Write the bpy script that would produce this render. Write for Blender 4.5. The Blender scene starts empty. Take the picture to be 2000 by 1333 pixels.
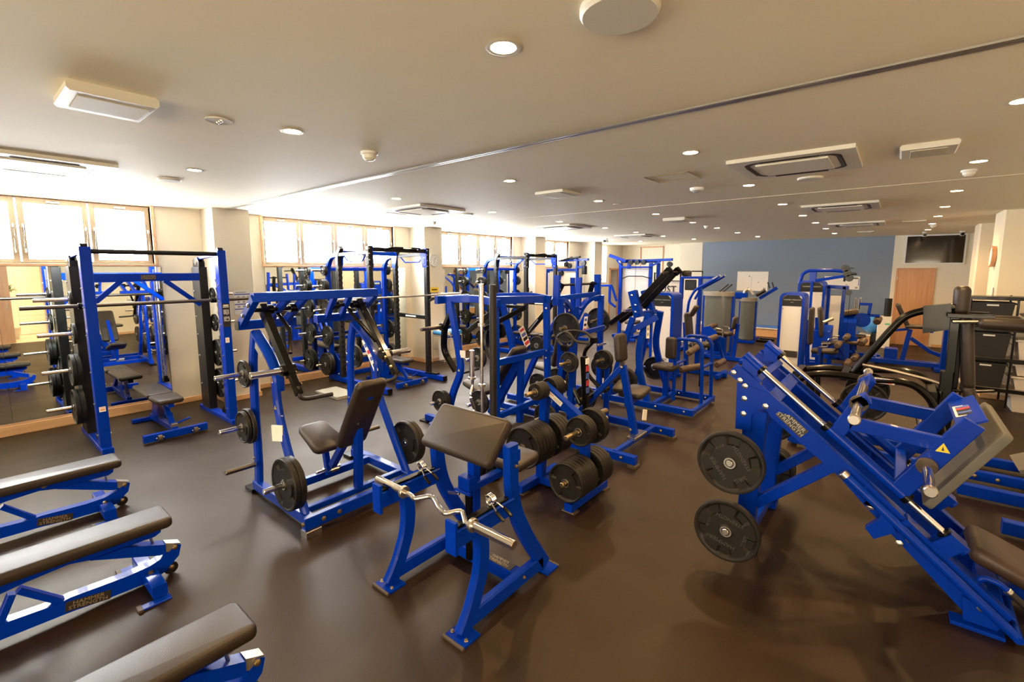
import bpy, bmesh, math, random
from mathutils import Vector as V, Matrix
random.seed(7)
SC=bpy.context.scene; COL=SC.collection
# ---------------------------------------------------------------- camera, world, exposure
cd=bpy.data.cameras.new('camera'); cam=bpy.data.objects.new('camera',cd); COL.objects.link(cam)
cd.sensor_width=36; cd.lens=908.6*36/2000; cd.shift_y=-0.01445; cd.clip_start=.02; cd.clip_end=200
cam.location=(0,0,2.0); cam.rotation_euler=(math.radians(90-6.98),0,math.radians(39.51-90)); SC.camera=cam
SC.view_settings.view_transform='Standard'; SC.view_settings.look='None'; SC.view_settings.gamma=1
SC.view_settings.use_curve_mapping=False
SC.view_settings.exposure=1.95
w=bpy.data.worlds.new('world'); SC.world=w; w.use_nodes=True
w.node_tree.nodes['Background'].inputs[0].default_value=(.78,.87,1,1); w.node_tree.nodes['Background'].inputs[1].default_value=3.0
try:
    SC.cycles.use_denoising=True; SC.cycles.max_bounces=8; SC.cycles.diffuse_bounces=4; SC.cycles.glossy_bounces=4
    SC.cycles.caustics_reflective=False; SC.cycles.caustics_refractive=False; SC.cycles.sample_clamp_indirect=4
except Exception: pass
def area_light(name,loc,rot,sx,sy,power,color,spread=math.pi):
    l=bpy.data.lights.new(name,'AREA'); l.shape='RECTANGLE'; l.size=sx; l.size_y=sy; l.energy=power; l.color=color; l.spread=spread
    o=bpy.data.objects.new(name,l); COL.objects.link(o); o.location=loc; o.rotation_euler=rot; return o
# ---------------------------------------------------------------- materials
def mat(name,col,rough=.5,metal=0,spec=.5,noise=None,bump=0,bscale=60,emit=None,estr=0,coat=0,crough=.05,nscale=8,trans=0,rvar=0):
    m=bpy.data.materials.new(name); m.use_nodes=True; nt=m.node_tree; b=nt.nodes['Principled BSDF']
    b.inputs['Base Color'].default_value=(*col,1); b.inputs['Roughness'].default_value=rough; b.inputs['Metallic'].default_value=metal
    b.inputs['Specular IOR Level'].default_value=spec; b.inputs['Coat Weight'].default_value=coat; b.inputs['Coat Roughness'].default_value=crough
    if trans: b.inputs['Transmission Weight'].default_value=trans
    if emit: b.inputs['Emission Color'].default_value=(*emit,1); b.inputs['Emission Strength'].default_value=estr
    tc=None
    if noise or bump or rvar:
        tc=nt.nodes.new('ShaderNodeTexCoord')
    if noise:
        n=nt.nodes.new('ShaderNodeTexNoise'); n.inputs['Scale'].default_value=nscale; n.inputs['Detail'].default_value=5
        nt.links.new(tc.outputs['Object'],n.inputs['Vector'])
        r=nt.nodes.new('ShaderNodeValToRGB'); r.color_ramp.elements[0].position=.3; r.color_ramp.elements[1].position=.7
        r.color_ramp.elements[0].color=(*col,1); r.color_ramp.elements[1].color=(*noise,1)
        nt.links.new(n.outputs[0],r.inputs[0]); nt.links.new(r.outputs[0],b.inputs['Base Color'])
    if rvar:
        n3=nt.nodes.new('ShaderNodeTexNoise'); n3.inputs['Scale'].default_value=1.7; n3.inputs['Detail'].default_value=6
        nt.links.new(tc.outputs['Object'],n3.inputs['Vector'])
        mr=nt.nodes.new('ShaderNodeMapRange'); mr.inputs[1].default_value=.3; mr.inputs[2].default_value=.7
        mr.inputs[3].default_value=rough-rvar; mr.inputs[4].default_value=rough+rvar
        nt.links.new(n3.outputs[0],mr.inputs[0]); nt.links.new(mr.outputs[0],b.inputs['Roughness'])
    if bump:
        n2=nt.nodes.new('ShaderNodeTexNoise'); n2.inputs['Scale'].default_value=bscale; n2.inputs['Detail'].default_value=3
        nt.links.new(tc.outputs['Object'],n2.inputs['Vector'])
        bp=nt.nodes.new('ShaderNodeBump'); bp.inputs['Strength'].default_value=bump; bp.inputs['Distance'].default_value=.01
        nt.links.new(n2.outputs[0],bp.inputs['Height']); nt.links.new(bp.outputs[0],b.inputs['Normal'])
    return m
def woodmat(name,c1,c2,rough=.45,axis='Z'):
    m=mat(name,c1,rough); nt=m.node_tree; b=nt.nodes['Principled BSDF']
    tc=nt.nodes.new('ShaderNodeTexCoord'); mp=nt.nodes.new('ShaderNodeMapping')
    mp.inputs['Scale'].default_value={'Z':(30,30,1.5),'X':(1.5,30,30),'Y':(30,1.5,30)}[axis]
    n=nt.nodes.new('ShaderNodeTexNoise'); n.inputs['Scale'].default_value=1; n.inputs['Detail'].default_value=6
    r=nt.nodes.new('ShaderNodeValToRGB'); r.color_ramp.elements[0].color=(*c1,1); r.color_ramp.elements[1].color=(*c2,1)
    r.color_ramp.elements[0].position=.35; r.color_ramp.elements[1].position=.65
    nt.links.new(tc.outputs['Object'],mp.inputs[0]); nt.links.new(mp.outputs[0],n.inputs['Vector']); nt.links.new(n.outputs[0],r.inputs[0]); nt.links.new(r.outputs[0],b.inputs['Base Color'])
    return m
BLUE=mat('blue_powder_coat',(.0,.029,.36),.30,0,.12,coat=.09,crough=.04,noise=(.0,.032,.38))
BLACK=mat('black_powder_coat',(.003,.0026,.0022),.25,0,.2,coat=.10)
CHAR=mat('charcoal_paint',(.009,.0085,.008),.38,spec=.3)
GREY=mat('grey_steel_paint',(.20,.20,.20),.35)
RUB=mat('black_rubber',(.009,.0075,.006),.48,spec=.3,bump=.05,bscale=200,noise=(.012,.010,.008))
GRIP=mat('grip_rubber',(.014,.011,.009),.5,spec=.4)
PADM=mat('pad_vinyl',(.024,.0165,.011),.42,spec=.4,bump=.12,bscale=220,noise=(.028,.019,.013))
ROLL=mat('brown_foam_vinyl',(.07,.042,.025),.42,bump=.1,bscale=200)
CHROME=mat('chrome',(.80,.78,.75),.12,1)
STEEL=mat('brushed_steel',(.55,.52,.48),.3,1)
DSTEEL=mat('dark_steel',(.16,.14,.12),.35,1)
GOLD=mat('zinc_plated_bolt',(.42,.33,.18),.35,1)
WHITE=mat('white_plastic',(.78,.77,.74),.4)
SHROUD=mat('white_shroud',(.70,.69,.68),.35,bump=.02)
SMOKE=mat('smoked_shroud',(.10,.11,.10),.18,0,.5,coat=.4)
SILV=mat('silver_badge',(.42,.40,.36),.35,.8)
BADGE=mat('badge_brown_black',(.03,.022,.016),.4)
LETT=mat('badge_lettering',(.42,.32,.2),.4,.4)
PLETT=mat('plate_lettering',(.05,.047,.043),.5)
YEL=mat('yellow_sticker',(.85,.62,.03),.5)
RED=mat('red_print',(.6,.05,.06),.5)
ORANGE=mat('orange_print',(.75,.3,.12),.5)
PBLUE=mat('print_blue',(.08,.14,.45),.5)
PGREY=mat('print_grey',(.35,.35,.36),.5)
PBLACK=mat('print_black',(.01,.01,.01),.5)
PAPER=mat('paper_white',(.85,.83,.78),.6)
RUBFOOT=mat('rubber_foot',(.07,.05,.035),.6)
MATBLUE=mat('blue_mat',(.05,.16,.55),.6)
# ---------------------------------------------------------------- mesh builder
def arcpath(pts,r,n=4):
    """round the inner corners of a polyline"""
    P=[V(p) for p in pts]
    if r<=0 or len(P)<3: return P
    out=[P[0]]
    for i in range(1,len(P)-1):
        a,b,c=P[i-1],P[i],P[i+1]; d1=(a-b); d2=(c-b); k=min(r,d1.length*.45,d2.length*.45)
        s=b+d1.normalized()*k; e=b+d2.normalized()*k
        for j in range(n+1):
            t=j/n; out.append(s*(1-t)**2+b*2*t*(1-t)+e*t*t)
    out.append(P[-1]); return out
class MB:
    def __init__(s): s.v=[]; s.f=[]; s.sm=[]
    def add(s,vs,fs,smooth=False):
        o=len(s.v); s.v+= [tuple(v) for v in vs]; s.f+=[[i+o for i in f] for f in fs]; s.sm+=[smooth]*len(fs); return s
    def sweep(s,path,prof,up=(0,0,1),smooth=False,closed=False):
        """sweep closed 2D profile (side,up coords) along a path"""
        P=[V(p) for p in path]; n=len(P); m=len(prof); vs=[]
        up=V(up)
        for i,p in enumerate(P):
            if closed: d1=(p-P[i-1]).normalized(); d2=(P[(i+1)%n]-p).normalized()
            else:
                d1=(p-P[i-1]).normalized() if i else (P[1]-p).normalized(); d2=(P[i+1]-p).normalized() if i<n-1 else d1
            t=(d1+d2)
            if t.length<1e-6: t=d1
            t.normalize(); k=1/max(.35,t.dot(d1))
            side=t.cross(up)
            if side.length<1e-3: side=t.cross(V((0,1,0))) if abs(t.y)<.9 else t.cross(V((1,0,0)))
            side.normalize(); u=side.cross(t).normalized()
            bend=(d2-d1)
            for (a,b) in prof:
                off=side*a+u*b
                if bend.length>1e-4:
                    bn=bend.normalized(); off=off+bn*(off.dot(bn))*(k-1)
                vs.append(p+off)
        fs=[]
        for i in range(n if closed else n-1):
            for j in range(m):
                a=i*m+j; b=i*m+(j+1)%m; c=((i+1)%n)*m+(j+1)%m; d=((i+1)%n)*m+j
                fs.append([a,b,c,d])
        o=len(s.v); s.add(vs,fs,smooth)
        if not closed: s.add([],[]) ; s.f+=[[o+j for j in range(m)][::-1],[o+(n-1)*m+j for j in range(m)]]; s.sm+=[False,False]
        return s
    def beam(s,path,w,h,up=(0,0,1),ch=.005,r=0):
        """rectangular steel tube; w across, h along 'up'"""
        ch=min(ch,w*.3,h*.3); a=w/2;b=h/2
        prof=[(-a+ch,-b),(a-ch,-b),(a,-b+ch),(a,b-ch),(a-ch,b),(-a+ch,b),(-a,b-ch),(-a,-b+ch)]
        return s.sweep(arcpath(path,r),prof,up)
    def tube(s,path,r,seg=10,bend=0,up=(0,0,1),closed=False):
        prof=[(r*math.cos(2*math.pi*i/seg),r*math.sin(2*math.pi*i/seg)) for i in range(seg)]
        return s.sweep(arcpath(path,bend) if not closed else path,prof,up,True,closed)
    def oval(s,path,w,h,seg=12,bend=0,up=(0,0,1)):
        prof=[(w/2*math.cos(2*math.pi*i/seg),h/2*math.sin(2*math.pi*i/seg)) for i in range(seg)]
        return s.sweep(arcpath(path,bend),prof,up,True)
    def box(s,lo,hi,ch=.003):
        lo=V(lo);hi=V(hi); ax=max(range(3),key=lambda i:abs(hi[i]-lo[i])); c=(lo+hi)/2
        a=c.copy();b=c.copy();a[ax]=min(lo[ax],hi[ax]);b[ax]=max(lo[ax],hi[ax])
        o=[i for i in range(3) if i!=ax]
        if ax==2: return s.beam([a,b],abs(hi.x-lo.x),abs(hi.y-lo.y),(0,1,0),ch)
        w_=abs(hi[o[0]]-lo[o[0]]); h_=abs(hi[2]-lo[2]); return s.beam([a,b],w_,h_,(0,0,1),ch)
    def slab(s,poly,n,ch=0):
        """extrude a planar polygon along vector n (polygon is one face)"""
        P=[V(p) for p in poly]; n=V(n); m=len(P)
        nn=V((0,0,0))
        for i in range(m): nn+=P[i].cross(P[(i+1)%m])
        if nn.dot(n)>0: P=P[::-1]
        vs=P+[p+n for p in P]
        fs=[list(range(m)),[m+i for i in range(m)][::-1]]+[[i,m+i,m+(i+1)%m,(i+1)%m][::1] for i in range(m)]
        return s.add(vs,fs)
    def pad(s,c,ax,ay,L,W,T,cr=.05,er=.02,taper=0):
        """cushion: centre c, length axis ax, width axis ay; rounded corners and edges. taper narrows the +ax end"""
        ax=V(ax).normalized(); ay=V(ay); ay=(ay-ax*ay.dot(ax)).normalized(); az=ax.cross(ay); c=V(c)
        def ring(ins,z):
            out=[]; r=max(.002,cr-ins)
            for (sx,sy,a0) in ((1,1,0),(-1,1,90),(-1,-1,180),(1,-1,270)):
                for k in range(5):
                    a=math.radians(a0+k*22.5); x=sx*(L/2-cr)+r*math.cos(a); y=sy*(W/2-cr)+r*math.sin(a)
                    y*=1-taper*(x/L+.5)
                    out.append(c+ax*x+ay*y+az*z)
            return out
        er=min(er,T*.48,cr*.95); R=[]
        for k in range(4): a=math.pi/2*k/3; R.append(ring(er*(1-math.sin(a)),-T/2+er*(1-math.cos(a))))
        for k in range(4): a=math.pi/2*k/3; R.append(ring(er*(1-math.cos(a)),T/2-er*(1-math.sin(a))))
        vs=[p for r in R for p in r]; m=20; fs=[]
        for i in range(len(R)-1):
            for j in range(m): fs.append([i*m+j,i*m+(j+1)%m,(i+1)*m+(j+1)%m,(i+1)*m+j])
        o=len(s.v); s.add(vs,fs,True); s.f+=[[o+j for j in range(m)][::-1],[o+(len(R)-1)*m+j for j in range(m)]]; s.sm+=[True,True]
        return s
    def lathe(s,prof,c,axis,seg=24,smooth=True):
        """prof: list of (radius, along)"""
        ax=V(axis).normalized(); u=ax.orthogonal().normalized(); w_=ax.cross(u); c=V(c); m=seg; vs=[]
        for (r,h) in prof:
            for j in range(m): a=2*math.pi*j/m; vs.append(c+ax*h+(u*math.cos(a)+w_*math.sin(a))*r)
        fs=[]
        for i in range(len(prof)-1):
            for j in range(m): fs.append([i*m+j,i*m+(j+1)%m,(i+1)*m+(j+1)%m,(i+1)*m+j])
        o=len(s.v); s.add(vs,fs,smooth)
        if prof[0][0]>1e-4: s.f.append([o+j for j in range(m)][::-1]); s.sm.append(False)
        if prof[-1][0]>1e-4: s.f.append([o+(len(prof)-1)*m+j for j in range(m)]); s.sm.append(False)
        return s
    def cyl(s,a,b,r,seg=14,ch=.002):
        a=V(a);b=V(b);L=(b-a).length; ch=min(ch,r*.4,L*.4)
        return s.lathe([(r-ch,0),(r,ch),(r,L-ch),(r-ch,L)],a,b-a,seg)
    def bolt(s,p,n,r=.014):
        n=V(n).normalized(); return s.lathe([(r*1.25,0),(r*1.25,.003),(r,.004),(r,.010),(r*.6,.013)],V(p),n,6 if r>.012 else 6,False)
    def build(s,name,m,parent=None,label=None,angle=32):
        me=bpy.data.meshes.new(name); off=V((0,0,0))
        q=parent
        while q is not None: off+=V(q.location); q=q.parent
        me.from_pydata([tuple(V(v)-off) for v in s.v],[],s.f); me.validate()
        me.polygons.foreach_set('use_smooth',[True]*len(me.polygons))
        try: me.set_sharp_from_angle(angle=math.radians(angle))
        except Exception: pass
        bm=bmesh.new(); bm.from_mesh(me); bmesh.ops.recalc_face_normals(bm,faces=bm.faces); bm.to_mesh(me); bm.free()
        me.materials.append(m)
        o=bpy.data.objects.new(name,me); COL.objects.link(o)
        if parent is not None: o.parent=parent
        if label: o['label']=label
        return o
def thing(name,label,cat,loc,group=None):
    o=bpy.data.objects.new(name,None); COL.objects.link(o); o.location=loc; o.empty_display_size=.05
    o['label']=label; o['category']=cat
    if group: o['group']=group
    return o
def tag(o,label,cat,group=None):
    o['label']=label; o['category']=cat
    if group: o['group']=group
    return o
def struct(o): o['kind']='structure'; return o
def center(o):
    """move a top-level mesh's origin to the bottom centre of its box"""
    me=o.data; xs=[v.co.copy() for v in me.vertices]
    c=V(((min(v.x for v in xs)+max(v.x for v in xs))/2,(min(v.y for v in xs)+max(v.y for v in xs))/2,min(v.z for v in xs)))
    me.transform(Matrix.Translation(-c)); o.location=V(o.location)+c; return o
def kids(o): return list(o.children)
def copy_tree(o,loc=None,rz=None,parent=None,label=None,group=None):
    c=o.copy(); COL.objects.link(c)
    if parent is not None: c.parent=parent
    if loc is not None: c.location=loc
    if rz is not None: c.rotation_euler=(0,0,rz)
    if label: c['label']=label
    if group: c['group']=group
    for ch in kids(o): copy_tree(ch,parent=c)
    return c
def text(s,p,xdir,ydir,size,m,parent,name='lettering',ext=.0008,bold=.0,align='CENTER',sx=1.0):
    """flat raised lettering; p = centre, xdir reading direction, ydir up"""
    c=bpy.data.curves.new(name,'FONT'); c.body=s; c.size=size; c.extrude=ext; c.offset=bold; c.align_x=align; c.align_y='CENTER'; c.resolution_u=2
    t=bpy.data.objects.new('tmp',c); COL.objects.link(t)
    dg=bpy.context.evaluated_depsgraph_get(); me=bpy.data.meshes.new_from_object(t.evaluated_get(dg)); bpy.data.objects.remove(t)
    x=V(xdir).normalized(); y=V(ydir); y=(y-x*y.dot(x)).normalized(); z=x.cross(y)
    off=V((0,0,0)); q=parent
    while q is not None: off+=V(q.location); q=q.parent
    p=V(p)-off
    me.transform(Matrix(((x.x*sx,y.x,z.x,p.x),(x.y*sx,y.y,z.y,p.y),(x.z*sx,y.z,z.z,p.z),(0,0,0,1))))
    me.materials.clear(); me.materials.append(m); me.name=name
    o=bpy.data.objects.new(name,me); COL.objects.link(o)
    if parent is not None: o.parent=parent
    return o
def badge(p,xd,yd,w_,h,parent,n=None,size=None,mb=BADGE,ml=LETT,lines=('HAMMER','STRENGTH')):
    """small maker's badge: plate plus two lines of lettering"""
    x=V(xd).normalized(); y=V(yd).normalized(); z=x.cross(y).normalized(); p=V(p)
    b=MB().slab([p-x*w_/2-y*h/2,p+x*w_/2-y*h/2,p+x*w_/2+y*h/2,p-x*w_/2+y*h/2],z*.003).build('badge',mb,parent)
    sz=size or h*.52
    for i,l in enumerate(lines):
        text(l,p+z*.0032+y*(h*.22*(1 if i==0 else -1) if len(lines)>1 else 0),x,y,sz,ml,b,sx=min(1.2,w_/(len(l)*sz*.62)))
    return b
def sticker(p,xd,yd,w_,h,parent,m=PAPER,name='sticker',marks=()):
    x=V(xd).normalized(); y=V(yd).normalized(); z=x.cross(y).normalized(); p=V(p)
    q=lambda cx,cy,a,b_,t:[p+x*(cx-a/2)+y*(cy-b_/2)+z*t,p+x*(cx+a/2)+y*(cy-b_/2)+z*t,p+x*(cx+a/2)+y*(cy+b_/2)+z*t,p+x*(cx-a/2)+y*(cy+b_/2)+z*t]
    s=MB().slab(q(0,0,w_,h,0),z*.0015).build(name,m,parent)
    for (cx,cy,a,b_,mm) in marks: MB().slab(q(cx*w_,cy*h,a*w_,b_*h,.0016),z*.0006).build('print',mm,s)
    return s
def flip(pts,c,ax=0):
    out=[]
    for p in pts:
        p=list(p); p[ax]=2*c-p[ax]; out.append(tuple(p))
    return out

# ================================================================ ROOM
CZ=2.884; WY=8.16; ES=3.2
CREAM=mat('cream_wallpaper',(.76,.70,.57),.75,bump=.04,bscale=120)
CREAM2=mat('cream_wall_aisle',(.84,.73,.53),.7,bump=.04,bscale=120)
CEIL=mat('ceiling_paper',(.88,.80,.62),.70,spec=.12,bump=.04,bscale=150,noise=(.90,.82,.64),nscale=3)
SLATE=mat('slate_blue_wall',(.17,.22,.30),.42)
FLOORM=mat('rubber_floor',(.014,.0062,.0016),.46,spec=.36,bump=.16,bscale=260,noise=(.018,.0082,.0024),nscale=2.2,rvar=.05)
FLOORM.node_tree.nodes['Principled BSDF'].inputs['Specular Tint'].default_value=(1,.88,.70,1)
WFRAME=mat('window_frame_tan',(.24,.19,.13),.5)
WTRIM=woodmat('light_wood_trim',(.50,.30,.16),(.58,.36,.20),.45,'X')
BASEW=woodmat('wood_baseboard',(.62,.36,.17),(.72,.44,.22),.4,'X')
DOORW=woodmat('beech_door',(.55,.27,.12),(.63,.33,.16),.4,'Z')
PANE=mat('bright_frosted_pane',(.9,.95,1),.3,emit=(.96,.98,1),estr=16)
MIRR=mat('mirror_glass',(.86,.93,.90),.015,1)
ALU=mat('aluminium',(.62,.62,.60),.3,1)
TILE=mat('cream_tile',(.85,.80,.68),.3)
def quad(name,pts,m,n=None,th=.0):
    return MB().slab(pts,n).build(name,m)
# floor
fl=MB().slab([(-5,-2.1,0),(18,-2.1,0),(18,9,0),(-5,9,0)],(0,0,-.1)).build('floor',FLOORM); struct(fl)
fl2=MB().slab([(-5,-6,0),(1.95,-6,0),(1.95,-2.1,0),(-5,-2.1,0)],(0,0,-.1)).build('floor',TILE); struct(fl2)
ce=MB().slab([(-5,-6,CZ),(18,-6,CZ),(18,9,CZ),(-5,9,CZ)],(0,0,.1)).build('ceiling',CEIL); struct(ce)
# aluminium partition rails in the ceiling
for i,(x,y0,y1) in enumerate(((2.70,-2.1,7.66),(2.735,-2.1,7.66))):
    struct(MB().box((x-.011,y0,CZ-.012),(x+.011,y1,CZ+.01),.002).build('trim_%d'%(i+1),ALU))
struct(MB().box((6.46,-2.1,CZ-.006),(6.478,8.1,CZ+.01),.002).build('trim_3',mat('seam_strip',(.72,.66,.54),.5)))
# left wall with window openings: bays at 3.41+3.9k
wins=[(-.69,1.915,4),(3.405,6.01,4),(7.30,9.90,4),(11.25,12.72,2)]
ZS,ZT=2.075,2.872
m=MB(); xs=-5
def wbox(mb,x0,x1,z0,z1,y0=WY,y1=WY+.28): mb.slab([(x0,y0,z0),(x1,y0,z0),(x1,y0,z1),(x0,y0,z1)],(0,y1-y0,0))
for (a,b,n) in wins:
    wbox(m,xs,a,0,CZ); wbox(m,a,b,0,ZS); xs=b
# slit window and doorway farther on
wbox(m,xs,14.95,0,CZ); wbox(m,14.95,15.25,0,1.55); wbox(m,14.95,15.25,2.80,CZ)
wbox(m,15.25,15.55,0,CZ); wbox(m,15.55,16.15,1.98,CZ); wbox(m,16.15,18,0,CZ)
struct(m.build('wall_left',CREAM))
struct(MB().slab([(14.95,WY+.1,1.55),(15.25,WY+.1,1.55),(15.25,WY+.1,2.8),(14.95,WY+.1,2.8)],(0,.02,0)).build('window_5',PANE))
# dim corridor behind the doorway
m=MB(); m.slab([(15.5,WY+1.2,0),(16.2,WY+1.2,0),(16.2,WY+1.2,2.1),(15.5,WY+1.2,2.1)],(0,.05,0)); m.slab([(15.5,WY+.28,0),(15.5,WY+1.2,0),(15.5,WY+1.2,2.1),(15.5,WY+.28,2.1)],(-.05,0,0)); m.slab([(16.2,WY+.28,0),(16.2,WY+1.2,0),(16.2,WY+1.2,2.1),(16.2,WY+.28,2.1)],(.05,0,0)); m.slab([(15.5,WY+.28,2.1),(16.2,WY+.28,2.1),(16.2,WY+1.2,2.1),(15.5,WY+1.2,2.1)],(0,0,.05))
struct(m.build('wall_corridor',mat('corridor_brown',(.30,.18,.09),.6)))
m=MB(); y0=WY-.03
m.box((15.50,y0,0),(15.56,WY+.02,2.04)); m.box((16.14,y0,0),(16.20,WY+.02,2.04)); m.box((15.50,y0,1.98),(16.20,WY+.02,2.04))
struct(m.build('trim_4',DOORW))
# pillars on the window wall
for i,(a,b) in enumerate(((2.53,3.03),(6.44,6.93),(10.32,10.80),(13.56,14.02))):
    p=MB().box((a,7.68,0),(b,WY+.05,CZ),.004).build('wall_left_pillar',CREAM); struct(p)
    b_=MB().box((a-.012,7.665,0),(b+.012,WY,.075)).build('baseboard_left',BASEW); struct(b_)
for (a,b) in ((-5,2.52),(3.04,6.43),(6.94,10.31),(10.81,13.55),(14.03,15.5),(16.2,18)):
    struct(MB().box((a,WY-.022,0),(b,WY+.01,.075)).build('baseboard_left',BASEW))
# windows: frame, sashes, bright panes, stays
for wi,(a,b,n) in enumerate(wins):
    r=bpy.data.objects.new('window_%d'%(wi+1),None); COL.objects.link(r); r.location=(a,WY,ZS); r['kind']='structure'
    f=MB(); t=.035
    f.box((a-t,WY-.035,ZS-t),(b+t,WY+.12,ZS),.003); f.box((a-t,WY-.035,ZT),(b+t,WY+.12,CZ-.0005),.003)
    f.box((a-t,WY-.035,ZS),(a,WY+.12,ZT),.003); f.box((b,WY-.035,ZS),(b+t,WY+.12,ZT),.003)
    f.build('frame',WTRIM,r)
    sw=(b-a)/n
    MB().box((a,WY+.045,ZS),(b,WY+.12,ZS+.02)).box((a,WY+.045,ZT-.02),(b,WY+.12,ZT)).build('window_rail',WFRAME,r)
    for k in range(n):
        x0=a+sw*k+(.01 if k else .004); x1=a+sw*(k+1)-.01; s=.055
        q=MB(); q.box((x0,WY+.03,ZS+.01),(x0+s,WY+.075,ZT-.01)); q.box((x1-s,WY+.03,ZS+.01),(x1,WY+.075,ZT-.01))
        q.box((x0+s,WY+.031,ZS+.01),(x1-s,WY+.075,ZS+.05)); q.box((x0+s,WY+.031,ZT-.075),(x1-s,WY+.075,ZT-.01))
        sa=q.build('sash',WFRAME,r)
        MB().slab([(x0+s,WY+.06,ZS+.05),(x1-s,WY+.06,ZS+.05),(x1-s,WY+.06,ZT-.075),(x0+s,WY+.06,ZT-.075)],(0,.008,0)).build('pane',PANE,sa)
        # friction stays and top catch
        for sx in (x0+.03,x1-.03):
            MB().tube([(sx,WY+.01,ZT-.33),(sx,WY+.0,ZT-.36),(sx,WY-.01,ZS+.16),(sx,WY+.02,ZS+.13)],.008,8,.01).build('window_stay',STEEL,sa)
        cxm=(x0+x1)/2
        MB().box((cxm-.06,WY+.015,ZT-.055),(cxm+.06,WY+.03,ZT-.035)).cyl((cxm-.045,WY+.012,ZT-.045),(cxm-.045,WY-.01,ZT-.045),.012,8).cyl((cxm+.045,WY+.012,ZT-.045),(cxm+.045,WY-.01,ZT-.045),.012,8).build('catch',STEEL,sa)
# mirrors under the windows, each pane with a wooden ledge below
MIRS=[(-1.2,1.985,[.36]),(3.40,6.28,[4.84]),(7.42,10.10,[8.76])]
for i,(a,b,js) in enumerate(MIRS):
    g=thing('wall_mirror',['wide mirror under the first window, behind the barbell machine','mirror under the second window, behind the black squat rack','mirror under the third window, behind the farther squat rack'][i],'mirror',((a+b)/2,WY-.01,.14),'mirrors along the window wall')
    e=[a]+js+[b]
    for u,v in zip(e,e[1:]):
        MB().slab([(u+.0015,WY-.018,.145),(v-.0015,WY-.018,.145),(v-.0015,WY-.018,2.035),(u+.0015,WY-.018,2.035)],(0,.012,0)).build('pane',MIRR,g)
    MB().box((a-.01,WY-.03,.12),(b+.01,WY-.004,.142)).build('ledge',WTRIM,g)
    MB().box((a-.004,WY-.024,2.036),(b+.004,WY-.004,2.044)).build('top_rail',ALU,g)
    struct(MB().box((a-.02,WY-.05,0),(b+.02,WY-.022,.12),.004).build('baseboard_left',BASEW))
# far wall
XF=16.1
struct(MB().slab([(XF,.13,0),(XF,5.06,0),(XF,5.06,CZ),(XF,.13,CZ)],(.12,0,0)).build('wall_far_blue',SLATE))
struct(MB().slab([(XF-.01,-2.2,0),(XF-.01,.13,0),(XF-.01,.13,CZ),(XF-.01,-2.2,CZ)],(.12,0,0)).build('wall_far',CREAM))
struct(MB().box((XF-.01,5.06,0),(XF+.45,5.80,CZ)).build('wall_far_pillar',CREAM))
struct(MB().slab([(16.5,5.7,0),(16.5,9,0),(16.5,9,CZ),(16.5,5.7,CZ)],(.12,0,0)).build('wall_far_recess',CREAM))
# tall thin-framed panel on the recessed wall
q=MB()
for (a,b,c,d) in ((6.55,6.58,1.2,2.82),(7.40,7.43,1.2,2.82),(6.55,7.43,2.79,2.82)): q.box((16.47,a,c),(16.505,b,d),.002)
struct(q.build('trim_5',DOORW))
# right side wall and its two pillars
struct(MB().slab([(1.95,-2.1,0),(18,-2.1,0),(18,-2.1,CZ),(1.95,-2.1,CZ)],(0,-.15,0)).build('wall_right',CREAM2))
for a,b in ((10.18,10.95),(12.9,13.6)):
    struct(MB().box((a,-2.12,0),(b,-1.15,CZ),.03).build('wall_right_pillar',CREAM2))
    struct(MB().box((a-.012,-2.1,0),(b+.012,-1.138,.075)).build('baseboard_right',BASEW))
struct(MB().box((1.95,-2.1,0),(10.17,-2.075,.075)).build('baseboard_right',BASEW))
struct(MB().box((XF-.03,-2.1,0),(XF-.008,-.80,.075)).build('baseboard_far',BASEW))
# space behind the camera, seen only in the mirrors: tiled entrance with plants
m=MB().slab([(1.95,-6,0),(1.95,-2.1,0),(1.95,-2.1,CZ),(1.95,-6,CZ)],(.12,0,0)); struct(m.build('wall_entrance_side',CREAM2))
eb=MB().slab([(-5,-4.2,0),(1.95,-4.2,0),(1.95,-4.2,CZ),(-5,-4.2,CZ)],(0,-.1,0)).build('wall_entrance',mat('tile_joint',(.55,.5,.42),.6)); struct(eb)
tm=None
for r_ in range(5):
    for c_ in range(8):
        x0=-2.6+.56*c_; z0=.02+.57*r_
        if tm is None:
            t_=MB().slab([(.004,0,.004),(.556,0,.004),(.556,0,.566),(.004,0,.566)],(0,-.006,0)).build('tile',TILE); tm=t_.data
        else: t_=bpy.data.objects.new('tile',tm); COL.objects.link(t_)
        t_.parent=eb; t_.location=(x0,-4.193,z0)
bw=[(-3.9,-.6),(.6,3.9)]
m=MB(); m.slab([(-5,-6,0),(-5,9,0),(-5,9,.3),(-5,-6,.3)],(-.1,0,0)); m.slab([(-5,-6,2.5),(-5,9,2.5),(-5,9,CZ),(-5,-6,CZ)],(-.1,0,0))
for a,b in ((-6,-3.9),(-.6,.6),(3.9,9)): m.slab([(-5,a,.3),(-5,b,.3),(-5,b,2.5),(-5,a,2.5)],(-.1,0,0))
struct(m.build('wall_back',CREAM2))
FILLP=mat('fill_light_pane',(.9,.95,1),.3,emit=(1,.84,.60),estr=ES)  # warm glow of the added panes, fill for surfaces facing the camera
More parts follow.
